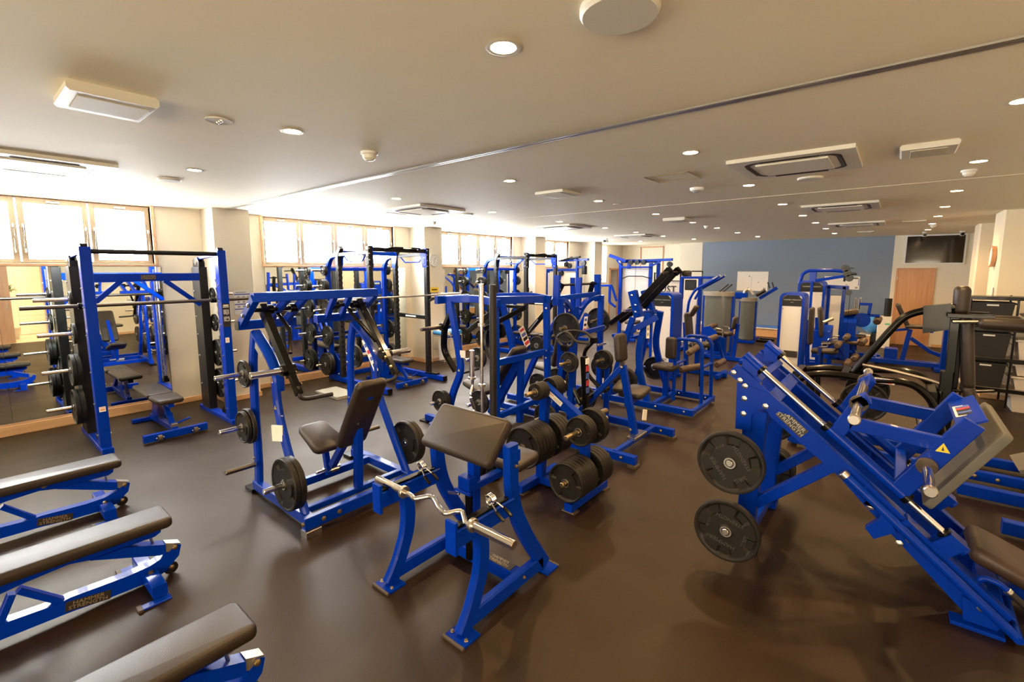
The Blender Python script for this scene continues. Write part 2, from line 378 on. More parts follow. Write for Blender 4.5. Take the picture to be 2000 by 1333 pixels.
for i,(a,b) in enumerate(bw):
    r=bpy.data.objects.new('window_%d'%(6+i),None); COL.objects.link(r); r.location=(-5,a,.3); r['kind']='structure'  # unseen window added behind the camera as a fill light
    f=MB()
    for y in (a+.02,(2*a+b)/3,(a+2*b)/3,b-.02): f.box((-5.06,y-.03,.3),(-4.97,y+.03,2.5))
    f.box((-5.06,a,.3),(-4.97,b,.36)); f.box((-5.06,a,2.44),(-4.97,b,2.5)); f.build('frame',WFRAME,r)
    for k in range(3):
        u=a+(b-a)*k/3+.03; v=a+(b-a)*(k+1)/3-.03
        MB().slab([(-5.03,u,.36),(-5.03,v,.36),(-5.03,v,2.44),(-5.03,u,2.44)],(-.01,0,0)).build('pane',FILLP,r)
# door at the far wall
XD=XF-.012
dr=bpy.data.objects.new('door_1',None); COL.objects.link(dr); dr.location=(XD,-.34,0); dr['kind']='structure'
m=MB(); m.box((XD-.03,.04,0),(XD,.0,2.03)); m.box((XD-.03,-.70,0),(XD,-.74,2.03)); m.box((XD-.03,-.70,2.0),(XD,.0,2.035)); m.build('door_frame',DOORW,dr)
m=MB(); m.box((XD-.016,-.70,.01),(XD-.002,0,1.995),.002)
lf=m.build('door_leaf',DOORW,dr)
m=MB()
for (a,b,c,d) in ((-.60,-.12,1.83,1.845),(-.60,-.12,.2,.215)): m.box((XD-.022,a,c),(XD-.015,b,d),.001)
for y in (-.60,-.12): m.box((XD-.022,y-.007,.2),(XD-.015,y+.007,1.845),.001)
m.build('panel_moulding',DOORW,lf)
m=MB(); m.cyl((XD-.016,-.64,1.0),(XD-.06,-.64,1.0),.012,8); m.box((XD-.07,-.65,.99),(XD-.055,-.54,1.01)); m.build('handle',STEEL,lf)
m=MB()
for z in (.3,1.72): m.cyl((XD-.02,.0,z),(XD-.02,.0,z+.1),.012,8)
m.build('hinge',STEEL,lf)
# wooden doors near the entrance, seen in the mirror
d2=bpy.data.objects.new('door_2',None); COL.objects.link(d2); d2.location=(0,-2.08,0); d2['kind']='structure'
MB().box((-1.0,-2.12,.01),(1.07,-2.08,2.5),.004).build('door_leaf',DOORW,d2)
MB().box((-.8,-2.08,.2),(.87,-2.07,.22),.001).box((.87,-2.08,.2),(.89,-2.07,2.2),.001).build('panel_moulding',DOORW,d2)
MB().tube([(.98,-2.08,.95),(.98,-2.04,.95),(.98,-2.04,1.2),(.98,-2.08,1.2)],.012,8,.01).build('handle',STEEL,d2)

# ================================================================ CEILING FIXTURES
LAMP=mat('lamp_glow',(1,.9,.75),.5,emit=(1,.62,.28),estr=34)
TRIMW=mat('lamp_trim',(.75,.72,.65),.4)
ACM=mat('ac_cream',(.72,.69,.60),.45); ACD=mat('ac_dark_slot',(.02,.015,.012),.5); ACL=mat('ac_inner_light',(.78,.74,.62),.4)
rows={1.51:'first',3.70:'second',5.50:'third',7.37:'fourth',9.12:'fifth',10.66:'sixth',12.33:'seventh',14.12:'eighth'}
cols={-.44:'the aisle wall',1.29:'the middle of the room',3.08:'the racks of machines',4.93:'the row of air outlets',6.6:'the window wall'}
skip={(1.51,-.44),(1.51,6.6),(3.70,6.6),(7.37,6.6),(12.33,6.6)}
proto=None
def lamp_light(x,y):
    l=bpy.data.lights.new('downlight_beam','SPOT'); l.energy=LP; l.color=(1,.64,.29); l.spot_size=math.radians(150); l.spot_blend=.9; l.shadow_soft_size=.05
    return l
LP=32.0
lamp_data=None
for x in rows:
    for y in cols:
        if (x,y) in skip: continue
        yy={14.12:y-.07*(y>2)-.15*(y>4),}.get(x,y)
        lab='%s recessed warm downlight from the front in the line over %s'%(rows[x],cols[y])
        if proto is None:
            r=thing('recessed_downlight',lab,'ceiling light',(x,yy,CZ),'recessed warm downlights')
            MB().lathe([(.062,0),(.072,-.004),(.062,-.006),(.05,-.003)],(x,yy,CZ),(0,0,1),24).build('trim_ring',TRIMW,r)
            MB().lathe([(.055,-.0035),(.0,-.0036)],(x,yy,CZ),(0,0,1),24).build('lens',LAMP,r)
            proto=r
            lamp_data=lamp_light(x,yy)
        else: r=copy_tree(proto,(x,yy,CZ),label=lab)
        if r is not proto: continue
        lo=bpy.data.objects.new('beam',lamp_data); COL.objects.link(lo); lo.parent=r; lo.location=(0,0,-.02)
for k,x in enumerate((-1.6,-.2,1.2)):  # extra lamps added to brighten the entrance behind the camera
    r=copy_tree(proto,(x,-3.1,CZ),label='%s downlight added to brighten the tiled entrance, out of direct view'%('first','second','third')[k])
# cassette air conditioners
def ac(name,lab,cx,cy,grille=False):
    L=.86; r=thing(name,lab,'air conditioner',(cx,cy,CZ),'ceiling cassette air conditioners')
    h=L/2
    MB().slab([(cx-h,cy-h,CZ-.03),(cx+h,cy-h,CZ-.03),(cx+h,cy+h,CZ-.03),(cx-h,cy+h,CZ-.03)],(0,0,.03)).build('cover_plate',ACM,r)
    def ring(a,n=6):
        out=[]; c=.11
        for sx,sy,a0 in ((1,1,0),(-1,1,90),(-1,-1,180),(1,-1,270)):
            for k in range(n+1):
                t=math.radians(a0+k*90/n); out.append((cx+sx*(a-c)+c*math.cos(t),cy+sy*(a-c)+c*math.sin(t)))
        return out
    o,i_=ring(.335),ring(.30); n=len(o)
    m=MB(); m.add([(p[0],p[1],CZ-.0315) for p in o]+[(p[0],p[1],CZ-.0315) for p in i_]+[(p[0],p[1],CZ-.0305) for p in o]+[(p[0],p[1],CZ-.0305) for p in i_],
      [[j,(j+1)%n,n+(j+1)%n,n+j] for j in range(n)]+[[j,(j+1)%n,2*n+(j+1)%n,2*n+j] for j in range(n)]); m.build('air_slot',ACD,r)
    m=MB()
    for (sx,sy) in ((1,0),(-1,0),(0,1),(0,-1)):
        u=V((sx,sy,0)); w_=V((-sy,sx,0)); c=V((cx,cy,CZ-.032))+u*.318
        m.slab([c-w_*.2-u*.012,c+w_*.2-u*.012,c+w_*.2+u*.012+V((0,0,-.006)),c-w_*.2+u*.012+V((0,0,-.006))],(0,0,-.003))
    m.build('flap',ACM if grille else ACD,r)
    k=.25
    MB().slab([(cx-k,cy-k,CZ-.042),(cx+k,cy-k,CZ-.042),(cx+k,cy+k,CZ-.042),(cx-k,cy+k,CZ-.042)],(0,0,.012)).build('centre_panel',ACM if grille else ACL,r)
    if grille:
        for j in range(34):
            x=cx-.235+j*.0142
            s=MB().slab([(x,cy-.2,CZ-.0435),(x+.006,cy-.2,CZ-.0435),(x+.006,cy+.2,CZ-.0435),(x,cy+.2,CZ-.0435)],(0,0,.001)).build('slat',ACD,r)
    else:
        MB().box((cx-k-.004,cy-k+.02,CZ-.044),(cx-k+.004,cy+k-.02,CZ-.040),.001).build('seam',ACM,r)
    return r
ac('cassette_air_conditioner','slatted cream cassette air conditioner near the first window',.60,5.62,True)
ac('cassette_air_conditioner','cassette air conditioner over the plate-loaded press, beyond the first ceiling rail',4.62,5.50)
ac('cassette_air_conditioner','large-looking cassette air conditioner before the thin ceiling seam',4.60,.73)
ac('cassette_air_conditioner','cassette air conditioner just beyond the thin ceiling seam, toward the aisle',8.13,.69)
ac('cassette_air_conditioner','farthest cassette air conditioner before the slate blue wall',11.4,.69)
ac('cassette_air_conditioner','cassette air conditioner over the far squat rack, near the third window',8.28,5.45)
ac('cassette_air_conditioner','farthest cassette air conditioner on the window side',11.7,5.4)
# ventilation covers
def vent(lab,x0,x1,y0,y1,d=.045,mark=None):
    r=thing('ceiling_vent_cover',lab,'ceiling vent',((x0+x1)/2,(y0+y1)/2,CZ))
    MB().box((x0,y0,CZ-d),(x1,y1,CZ),.012).build('cover',ACM,r)
    MB().box((x0+.05,y0+.06,CZ-d-.004),(x1-.03,y1-.06,CZ-d+.002),.002).build('inlet_panel',mat('vent_inlet',(.60,.54,.40),.6),r)
    if mark: MB().box((x1-.03,y0+.03,CZ-d-.003),(x1-.018,y0+.09,CZ-d),.001).build('switch',PGREY,r)
vent('raised cream vent cover nearest the camera above the window side',.44,.80,3.05,3.42,.05,True)
vent('flat tan vent cover beside the big cassette unit toward the aisle',4.46,4.80,-.26,.06,.04,True)
vent('square white vent cover before the thin ceiling seam',4.43,4.83,2.93,3.31,.03)
vent('white vent cover just beyond the thin ceiling seam',8.06,8.45,2.86,3.24,.05)
vent('slim vent cover near the aisle wall line of lamps, far along',11.3,11.6,-.32,.02,.02)
vent('small vent cover close to the slate blue wall',13.8,14.1,.50,.82,.02)
# access hatch
hx0,hx1,hy0,hy1=4.385,4.755,1.54,1.965
m=MB()
for (a,b,c,d) in ((hx0,hx0+.012,hy0,hy1),(hx1-.012,hx1,hy0,hy1),(hx0,hx1,hy0,hy0+.012),(hx0,hx1,hy1-.012,hy1)): m.box((a,c,CZ-.006),(b,d,CZ),.001)
tag(center(m.build('access_hatch_frame',mat('hatch_line',(.35,.27,.16),.6))),'thin square access hatch outline beside the big cassette unit','ceiling hatch')
m=MB().box((4.47,6.22,CZ-.006),(4.49,6.6,CZ)).box((4.47,6.22,CZ-.006),(4.85,6.24,CZ))
tag(center(m.build('access_hatch_frame',mat('hatch_line2',(.45,.30,.16),.6))),'access hatch outline near the second window','ceiling hatch')
# round speakers
def spk(lab,x,y,r_=.10,d=.02):
    t=thing('ceiling_speaker',lab,'ceiling speaker',(x,y,CZ))
    MB().lathe([(r_,0),(r_,-d*.6),(r_*.93,-d),(r_*.90,-d)],(x,y,CZ),(0,0,1),32).build('rim',ACM,t)
    MB().lathe([(r_*.9,-d*.95),(0,-d*.96)],(x,y,CZ),(0,0,1),32).build('grille',mat('speaker_grille',(.50,.45,.33),.6),t)
spk('round speaker cut by the top edge of the picture',1.545,.80,.135,.03)
spk('round speaker beside the first downlights near the window side',1.495,5.61,.10)
spk('round speaker behind the big cassette unit',5.44,.73,.11)
spk('small round speaker beyond the cassette unit of the press',5.45,5.43,.09)
# smoke detectors, sensors, emergency lamp
def smoke(lab,x,y,s=1):
    t=thing('smoke_detector',lab,'smoke detector',(x,y,CZ))
    MB().lathe([(.055*s,0),(.055*s,-.015*s),(.05*s,-.02*s)],(x,y,CZ),(0,0,1),20).build('base',WHITE,t)
    MB().lathe([(.046*s,-.02*s),(.042*s,-.04*s),(.025*s,-.056*s),(0,-.058*s)],(x,y,CZ),(0,0,1),20).build('dome',ACM,t)
smoke('white domed smoke detector before the first ceiling rail',2.14,3.17,1.15)
smoke('white smoke detector under the aisle side line of lamps',5.93,-.42)
smoke('small white smoke detector over the middle of the room, far along',10.03,3.1)
smoke('far white smoke detector near the TV',12.7,-.47)
smoke('white detector by the second window pillar',5.92,6.78,.9)
t=thing('emergency_light','recessed oval emergency lamp with small chrome bulbs beside the raised vent','emergency lamp',(1.13,3.20,CZ))
MB().lathe([(.072,0),(.072,-.006),(.058,-.004)],(1.13,3.20,CZ),(0,0,1),24).build('rim',ACM,t)
MB().lathe([(.058,-.003),(0,-.004)],(1.13,3.20,CZ),(0,0,1),24).build('backing',mat('emergency_backing',(.25,.22,.18),.5),t)
for dy in (-.03,0,.03): MB().lathe([(.012,-.004),(.010,-.014),(0,-.018)],(1.13,3.20+dy,CZ),(0,0,1),10).build('bulb',CHROME,t)
t=thing('emergency_light','small chrome emergency lamp just before the thin seam','emergency lamp',(5.96,3.04,CZ))
MB().lathe([(.06,0),(.06,-.006),(.045,-.004),(0,-.006)],(5.96,3.04,CZ),(0,0,1),20).build('rim',STEEL,t)
t=thing('motion_sensor','white ceiling motion sensor with dark lens behind the hatch','sensor',(5.33,1.77,CZ))
MB().lathe([(.075,0),(.07,-.025),(.055,-.035)],(5.33,1.77,CZ),(0,0,1),20).build('housing',WHITE,t)
MB().lathe([(.045,-.033),(.03,-.05),(0,-.052)],(5.33-.02,1.77,CZ),(0,0,1),16).build('lens',PGREY,t)
# security cameras
def seccam(lab,x,y,d):
    t=thing('security_camera',lab,'security camera',(x,y,CZ)); d=V(d).normalized(); p=V((x,y,CZ))
    MB().lathe([(.05,0),(.05,-.02),(.02,-.03),(.015,-.06)],p,(0,0,1),16).build('mount',WHITE,t)
    q=p+V((0,0,-.075)); MB().box(q+V((-.09,-.035,-.035)),q+V((.05,.035,.035)),.01).build('body',WHITE,t)
    MB().cyl(q+V((-.125,0,0)),q+V((-.088,0,0)),.034,14).build('lens_hood',BLACK,t)
seccam('white security camera above the far window-side machines',12.3,6.6,(-1,0,0))
seccam('white security camera above the left edge of the TV'.replace('left edge','door side'),15.0,-.42,(-1,0,0))
seccam('small white security camera above the pillar side of the TV',15.15,-1.08,(-1,0,0))

# ================================================================ SHARED GYM PIECES
_plates={}
def plate_mesh(R,T,style):
    key=(R,T,style)
    if key in _plates: return _plates[key]
    seg=60; nh={'six':3,'five':5}[style]; prof=[]
    # (radius, z) front side from rim to hub
    rad=[R-.004,R,R-.004,R*.93,R*.90,R*.87,R*.80,R*.70,R*.55,R*.46,R*.20,R*.15,.027]
    zf =[0,.5,1,1,.86,.70,.70,.70,.70,.70,.70,1.0,1.0]
    def zz(i,j,side):
        z=zf[i]*T/2 if i>2 else [T/2*.80,0,0][0] if i==0 else 0
        return z
    vs=[]; fs=[]; idx={}
    prof=[(R-.005,T/2),(R*.925,T/2),(R*.90,T*.40),(R*.885,T*.36),(R*.83,T*.36),(R*.81,T*.36),(R*.60,T*.36),(R*.58,T*.36),(R*.40,T*.36),(R*.22,T*.36),(R*.19,T*.48),(.027,T*.48)]
    def inh(j): 
        a=(j/seg*nh)%1
        return .2<a<.62
    def prow(k,j):
        r,z=prof[k]
        if k in (4,5,6) and inh(j): z=T*.02
        return r,z
    n=len(prof)
    for side in (1,-1):
        for k in range(n):
            for j in range(seg):
                a=2*math.pi*j/seg; r,z=prow(k,j); vs.append((r*math.cos(a),r*math.sin(a),side*z))
    # outer edge ring
    o=len(vs)
    for z in (T/2-.005,-(T/2-.005)):
        for j in range(seg): a=2*math.pi*j/seg; vs.append((R*math.cos(a),R*math.sin(a),z))
    for s_ in (0,1):
        b=s_*n*seg
        for k in range(n-1):
            for j in range(seg):
                j2=(j+1)%seg; q=[b+k*seg+j,b+(k+1)*seg+j,b+(k+1)*seg+j2,b+k*seg+j2]; fs.append(q if s_==0 else q[::-1])
    for j in range(seg):
        j2=(j+1)%seg
        fs.append([j,j2,o+j2,o+j]); fs.append([o+j,o+j2,o+seg+j2,o+seg+j]); fs.append([o+seg+j,o+seg+j2,n*seg+j2,n*seg+j])
        i1=(n-1)*seg; fs.append([i1+j,n*seg+i1+j,n*seg+i1+j2,i1+j2])
    mb=MB(); mb.v=vs; mb.f=fs; mb.sm=[True]*len(fs)
    o_=mb.build('weight_plate',RUB,angle=40); me=o_.data; bpy.data.objects.remove(o_)
    hb=MB().lathe([(.036,T*.45),(.036,T*.5+.003),(.027,T*.5+.003),(.027,-T*.5-.003),(.036,-T*.5-.003),(.036,-T*.45)],(0,0,0),(0,0,1),20)
    hb.f=hb.f[:-2]; hb.sm=hb.sm[:-2]
    h_=hb.build('hub',STEEL); hm=h_.data; bpy.data.objects.remove(h_)
    _plates[key]=(me,hm); return _plates[key]
def plate(p,axis,label,R=.225,T=.045,group='rubber weight plates',style='six',spin=0,letters=False):
    me,hm=plate_mesh(R,T,style)
    o=bpy.data.objects.new('weight_plate',me); COL.objects.link(o); o.location=p
    ax=V(axis).normalized(); o.rotation_mode='QUATERNION'
    q=ax.to_track_quat('Z','Y'); o.rotation_quaternion=q@V((0,0,1)).rotation_difference(V((0,0,1)))
    from mathutils import Quaternion
    o.rotation_quaternion=q@Quaternion((0,0,1),spin)
    tag(o,label,'weight plate',group)
    h=bpy.data.objects.new('hub',hm); COL.objects.link(h); h.parent=o
    if letters:
        z=T*.36+.0003
        for s,a,rr,size in (('HAMMER',90,.62,R*.17),('STRENGTH',270,.62,R*.15)):
            pass
        t=text('HAMMER',(0,R*.42,z),(1,0,0),(0,1,0),R*.20,PLETT,None,ext=.0012); t.parent=o
        t=text('STRENGTH',(0,-R*.42,z),(1,0,0),(0,1,0),R*.17,PLETT,None,ext=.0012); t.parent=o
        t=text('20KG',(-R*.56,0.0,z),(0,1,0),(-1,0,0),R*.17,PLETT,None,ext=.0012); t.parent=o
        t=text('45.1LB',(R*.56,0.0,z),(0,-1,0),(1,0,0),R*.12,PLETT,None,ext=.0012); t.parent=o
    return o
ORD=['innermost','second','third','fourth','fifth','sixth']
def stack(p0,axis,specs,where,group,gap=.002,style='six',spin=.3,letters=False):
    """plates threaded from p0 outward along axis; specs = [(R,T),...] inside to outside"""
    ax=V(axis).normalized(); d=0; n=len(specs)
    for i,(R,T) in enumerate(specs):
        d+=T/2
        which='' if n==1 else ('outer ' if i==n-1 else ('inner ' if i==0 else 'middle ' if n==3 else ORD[i]+' '))
        size='large' if R>.2 else ('medium' if R>.15 else 'small')
        plate(V(p0)+ax*d,axis,'%s%s rubber plate %s'%(which,size,where),R,T,group,style,spin+i*.7,letters and i==n-1)
        d+=T/2+gap
P20=(.205,.044);P15=(.185,.040);P10=(.155,.036);P5=(.12,.030);P2=(.092,.026)
def peg(parent,a,b,r=.024,m=CHROME,flange=None,name='weight_peg'):
    a=V(a);b=V(b);d=(b-a).normalized()
    o=MB().cyl(a,b,r,18,.004).build(name,m,parent)
    if flange: MB().lathe([(r+.001,0),(r+.016,0),(r+.016,.014),(r+.001,.016)],a,d,18).build('collar',flange,o)
    return o
def bolts(parent,lst,r=.013,m=GOLD):
    mb=MB()
    for p,n in lst: mb.bolt(p,n,r)
    o=mb.build('bolt',m,parent); o['kind']='stuff'; return o
def collar_clip(p,axis,down,label):
    """spring collar with two rubber tipped handles, hung or lying at p"""
    t=thing('spring_collar',label,'barbell collar',tuple(p),'spring collars on the curl bar'); ax=V(axis).normalized(); u=ax.orthogonal().normalized(); w_=ax.cross(u); p=V(p)
    pts=[]
    for i in range(37):
        a=2*math.pi*i/12; pts.append(p+ax*(-.018+.036*i/36)+(u*math.cos(a)+w_*math.sin(a))*.030)
    MB().tube(pts,.0055,6).build('coil',CHROME,t)
    d=V(down).normalized()
    for k,sg in enumerate((-1,1)):
        s=p+ax*(.018*sg)+d*.028; e=s+d*.055+ax*(.012*sg)
        MB().tube([s,e],.0045,6).build('spring_arm',CHROME,t)
        MB().pad((s+d*.09+ax*(.016*sg)),d,ax,.075,.022,.012,.010,.005).build('handle_tip',BLACK,t)
    return t
def foot(mb,x,y,sx,sy,z=.008):
    mb.box((x-sx/2,y-sy/2,0),(x+sx/2,y+sy/2,z),.002)

# ================================================================ LONG FLAT BENCHES (rack of three, bottom left)
BY=3.53
def long_bench(label):
    yc=3.56; r=thing('weight_bench',label,'bench',(.1,yc,0),'long adjustable benches in a row')
    MB().pad((.16,yc,.4075),(1,0,0),(0,1,0),1.24,.26,.068,.035,.024).build('pad',PADM,r)
    q=lambda pts,d=.06:MB().slab([(p[0],yc-d/2,p[2]) for p in pts],(0,d,0))
    # upper frame under the pad
    up=[(0.737,3.53,0.354),(0.731,3.53,0.319),(0.7,3.53,0.302),(0.555,3.53,0.301),(0.385,3.53,0.302),(0.297,3.53,0.321),(0.126,3.53,0.306)]
    up=[(-.44,0,.37)]+[(.72,0,.373)]+up+[(-.44,0,.22)]
    q(up,.05).build('pad_frame',BLUE,r)
    lk=[(0.544,3.53,0.309),(0.747,3.53,0.229),(0.746,3.53,0.168),(0.713,3.53,0.171),(0.385,3.53,0.304)]
    q(lk,.075).build('ladder_arm',BLUE,r)
    sl=[(0.75,3.53,0.234),(0.828,3.53,0.201),(0.827,3.53,0.171),(0.798,3.53,0.153),(0.747,3.53,0.175)]
    q(sl,.062).build('latch_sleeve',SILV,r)
    lo=[(0.288,3.53,0.126),(0.546,3.53,0.117),(0.655,3.53,0.125),(0.728,3.53,0.147),(0.78,3.53,0.181),(0.799,3.53,0.206),(0.83,3.53,0.189),(0.813,3.53,0.121),(0.73,3.53,0.047),(0.659,3.53,0.012),(0.434,3.53,0.026),(0.294,3.53,0.038),(0.158,3.53,0.041),(0.006,3.53,0.044)]
    lo=lo+[(-.42,0,-.0)] if False else lo
    x0,z0=lo[-1][0],lo[-1][2]
    lo=lo+[(-.44,0,.03),(-.44,0,.115)]+[(0.04,3.53,0.129),(0.221,3.53,0.118)]
    lo=[(p[0],p[1],max(p[2],.022)) for p in lo]
    q(lo,.07).build('base_beam',BLUE,r)
    br=MB()
    for a,b in (([(0.104,3.56,0.265),(0.286,3.56,0.084)]),): pass
    A=[(0.095,3.56,0.27),(0.28,3.56,0.083),(0.07,3.56,0.263),(0.015,3.56,0.131)]
    br.beam([A[0],A[1]],.05,.035,(0,0,1)); br.beam([A[2],A[3]],.05,.035,(1,0,0)); br.build('brace',BLUE,r)
    MB().beam([(-.30,yc,.30),(-.42,yc,.1)],.05,.05,(1,0,0)).build('brace',BLUE,r)
    # cross foot with plates
    cf=MB().beam([(.655,yc-.245,.055),(.655,yc+.245,.055)],.075,.075).build('cross_foot',BLUE,r)
    for s in (-1,1):
        MB().box((.545,yc+s*.262-.028,.0),(.70,yc+s*.262+.028,.012),.003).build('foot_plate',BLUE,r)
        MB().box((.535,yc+s*.262-.03,.0),(.56,yc+s*.262+.03,.015),.003).build('rubber_tip',RUBFOOT,cf)
    MB().beam([(-.40,yc-.2,.055),(-.40,yc+.2,.055)],.07,.07).build('cross_foot',BLUE,r)
    # transport wheel
    w=MB().slab([(.69,yc-.02,.03),(.78,yc-.02,.045),(.78,yc-.02,.075),(.69,yc-.02,.075)],(0,.005,0)).slab([(.69,yc+.02,.03),(.78,yc+.02,.045),(.78,yc+.02,.075),(.69,yc+.02,.075)],(0,-.005,0)).build('wheel_bracket',BLUE,r)
    MB().cyl((.77,yc-.014,.045),(.77,yc+.014,.045),.04,20).build('wheel',GRIP,w)
    P=[(0.322,3.49,0.349),(0.794,3.49,0.189),(0.712,3.49,0.222),(0.689,3.49,0.2)]
    bolts(r,[((P[0][0],yc-.027,P[0][2]),(0,-1,0)),((P[1][0],yc-.036,P[1][2]),(0,-1,0)),((.77,yc-.022,.055),(0,-1,0)),((.655,yc-.06,.093),(0,0,1)),((P[0][0],yc+.027,P[0][2]),(0,1,0))],.014)
    pp=[(0.691,3.53,0.262)][0]
    k=MB().cyl((pp[0],yc,pp[2]-.02),(pp[0]-.01,yc,pp[2]+.03),.008,8).lathe([(.0,.0),(.014,.004),(.016,.014),(.0,.022)],(pp[0]-.01,yc,pp[2]+.03),(0,0,1),12).build('pull_pin',STEEL,r)
    B=[(0.299,3.53,0.102),(0.422,3.53,0.082),(0.421,3.53,0.038),(0.299,3.53,0.04)]
    c=sum((V(p) for p in B),V())/4; xd=V(B[1])-V(B[0]); badge((c.x,yc-.0355,c.z),xd,(-xd.z,0,xd.x),.20,.056,r)
    return r
b2=long_bench('middle one of the three long blue benches with brown-black pads')
copy_tree(b2,(.11,4.95,0),label='long blue bench nearest the barbell machine and window wall')
copy_tree(b2,(.06,2.19,0),label='long blue bench nearest the camera, its tip cut by the frame bottom')

# ================================================================ GUIDED BARBELL (SMITH) MACHINE
def smith():
    r=thing('smith_machine','tall blue guided barbell machine with black rear columns, before the first mirror','weight machine',(1.6,7.0,0))
    for i,x in enumerate((.955,2.235)):
        s=-1 if i==0 else 1
        MB().box((x-.05,6.48,.0),(x+.05,7.68,.06),.004).build('base_beam',BLUE,r)
        p=MB().beam([(x,6.62,.06),(x,6.62,2.235)],.095,.13,(0,1,0),.006).build('front_post',BLUE,r)
        MB().beam([(x,7.42,.06),(x,7.42,2.03)],.10,.30,(0,1,0),.006).build('counterweight_cover',CHAR,r)
        MB().box((x-.04,7.40,2.03),(x+.04,7.5,2.035)).slab([(x-.035,7.30,2.03),(x-.035,7.54,2.03),(x-.035,7.54,2.12),(x-.035,7.46,2.16),(x-.035,7.36,2.16),(x-.035,7.30,2.1)],(.07,0,0)).build('pulley_housing',BLACK,r)
        MB().cyl((x-.04,7.42,2.10),(x+.04,7.42,2.10),.045,18).build('pulley',CHROME,r)
        MB().box((x-.03,6.59,2.235),(x+.03,6.65,2.25)).cyl((x-.03,6.62,2.25),(x+.03,6.62,2.25),.022,10).build('post_cap',BLACK,r)
        # guide rods and rack of catches behind the front post
        MB().cyl((x-.0,6.78,.07),(x-.0,6.80,2.2),.014,12).build('guide_rod',CHROME,r)
        m=MB().box((x-.03,6.70,.10),(x-.018,6.76,2.0))
        m.build('catch_strip',STEEL,r)
        m=MB()
        for k in range(16): m.slab([(x-.030,6.72,.25+k*.105),(x-.030,6.79,.275+k*.105),(x-.030,6.79,.295+k*.105),(x-.030,6.72,.30+k*.105)],(.01,0,0))
        m.build('catch_teeth',STEEL,r)
        MB().box((x-.04,6.71,.10),(x+.04,6.84,.16)).cyl((x,6.80,.16),(x,6.80,.2),.03,12).build('bumper',BLACK,r)
        MB().beam([(x,6.86,.0+.03),(x,6.86,.031)],.0,.0) if False else None
        # side beam joining post and cover at the top
        MB().beam([(x,6.68,2.19),(x,7.4,2.15)],.04,.04).build('top_link',BLUE,r)
        bolts(r,[((x-s*0-.05,6.6,z),(-1,0,0)) for z in (.2,.55,.9,1.3,1.6,1.8)]+[((x+.05,6.6,z),(1,0,0)) for z in (.2,.75,1.3)]+[((x-.05,7.5,z),(-1,0,0)) for z in (.4,.8,1.1,1.35,1.7,1.85)]+[((x+.05,7.5,z),(1,0,0)) for z in (.4,.8,1.1,1.35,1.7,1.85)],.009,STEEL)
    MB().tube([(1.0,6.62,2.19),(2.19,6.62,2.19)],.026,14).build('top_bar',CHAR,r)
    cb=MB().beam([(1.0,7.30,1.90),(2.19,7.30,1.90)],.05,.10).build('cross_beam',BLUE,r)
    for a,b in (((1.01,7.3,1.52),(1.36,7.3,1.86)),((2.18,7.3,1.52),(1.80,7.3,1.86))): MB().beam([a,b],.045,.055,(0,0,1)).build('corner_brace',BLUE,r)
    badge((1.63,7.273,1.90),(1,0,0),(0,0,1),.15,.06,r)
    # instruction plate and stickers on the farther post
    sticker((2.235,6.553,1.42),(1,0,0),(0,0,1),.085,.30,r,PBLACK,'instruction_plate',((0,.42,.7,.05,PAPER),(0,.35,.8,.03,PAPER),(0,.14,.75,.2,PGREY),(0,-.16,.75,.2,PGREY),(.1,.12,.08,.22,PAPER),(.1,-.18,.3,.06,PAPER)))
    sticker((2.225,6.553,1.10),(1,0,0),(0,0,1),.045,.065,r,PAPER,'sticker',((0,.2,.8,.12,ORANGE),(0,-.1,.7,.1,PGREY)))
    sticker((2.235,6.553,.62),(1,0,0),(0,0,1),.05,.065,r,PAPER,'sticker',((0,.2,.8,.12,ORANGE),(0,-.1,.7,.1,PGREY)))
    sticker((.955,6.553,.49),(1,0,0),(0,0,1),.055,.055,r,PAPER,'sticker',((0,.3,.8,.1,ORANGE),(0,-.1,.7,.3,ORANGE)))
    # storage pegs
    for z in (.42,.85,1.27,1.66): peg(r,(.905,7.22,z),(.58,7.22,z),.021)
    for z in (.42,.85,1.27,1.66): peg(r,(2.285,7.22,z),(2.56,7.22,z),.021)
    return r
smith()
bb=thing('barbell','long dark bar carried by the blue guided barbell machine','barbell',(1.6,6.88,1.60))
MB().tube([(.45,6.88,1.60),(2.80,6.88,1.60)],.021,14).build('shaft',DSTEEL,bb)
for x,s in ((.955,-1),(2.235,1)):
    MB().cyl((x-.06,6.88,1.60),(x+.06,6.88,1.60),.035,14).build('carriage_sleeve',BLACK,bb)
    MB().slab([(x+s*.02,6.80,1.53),(x+s*.02,6.92,1.56),(x+s*.02,6.92,1.66),(x+s*.02,6.80,1.68)],(.03,0,0)).build('hook',BLACK,bb)
g='plates stored on the guided barbell machine'
for z,sp,w in ((.42,[P20,P20],'bottom'),(.85,[P15,P15],'second'),(1.27,[P5],'third'),(1.66,[P2],'top')):
    stack((.895,7.22,z),(-1,0,0),sp,'on the %s entrance-side peg of the guided barbell machine'%w,g)
    stack((2.295,7.22,z),(1,0,0),sp,'on the %s pillar-side peg of the guided barbell machine'%w,g)
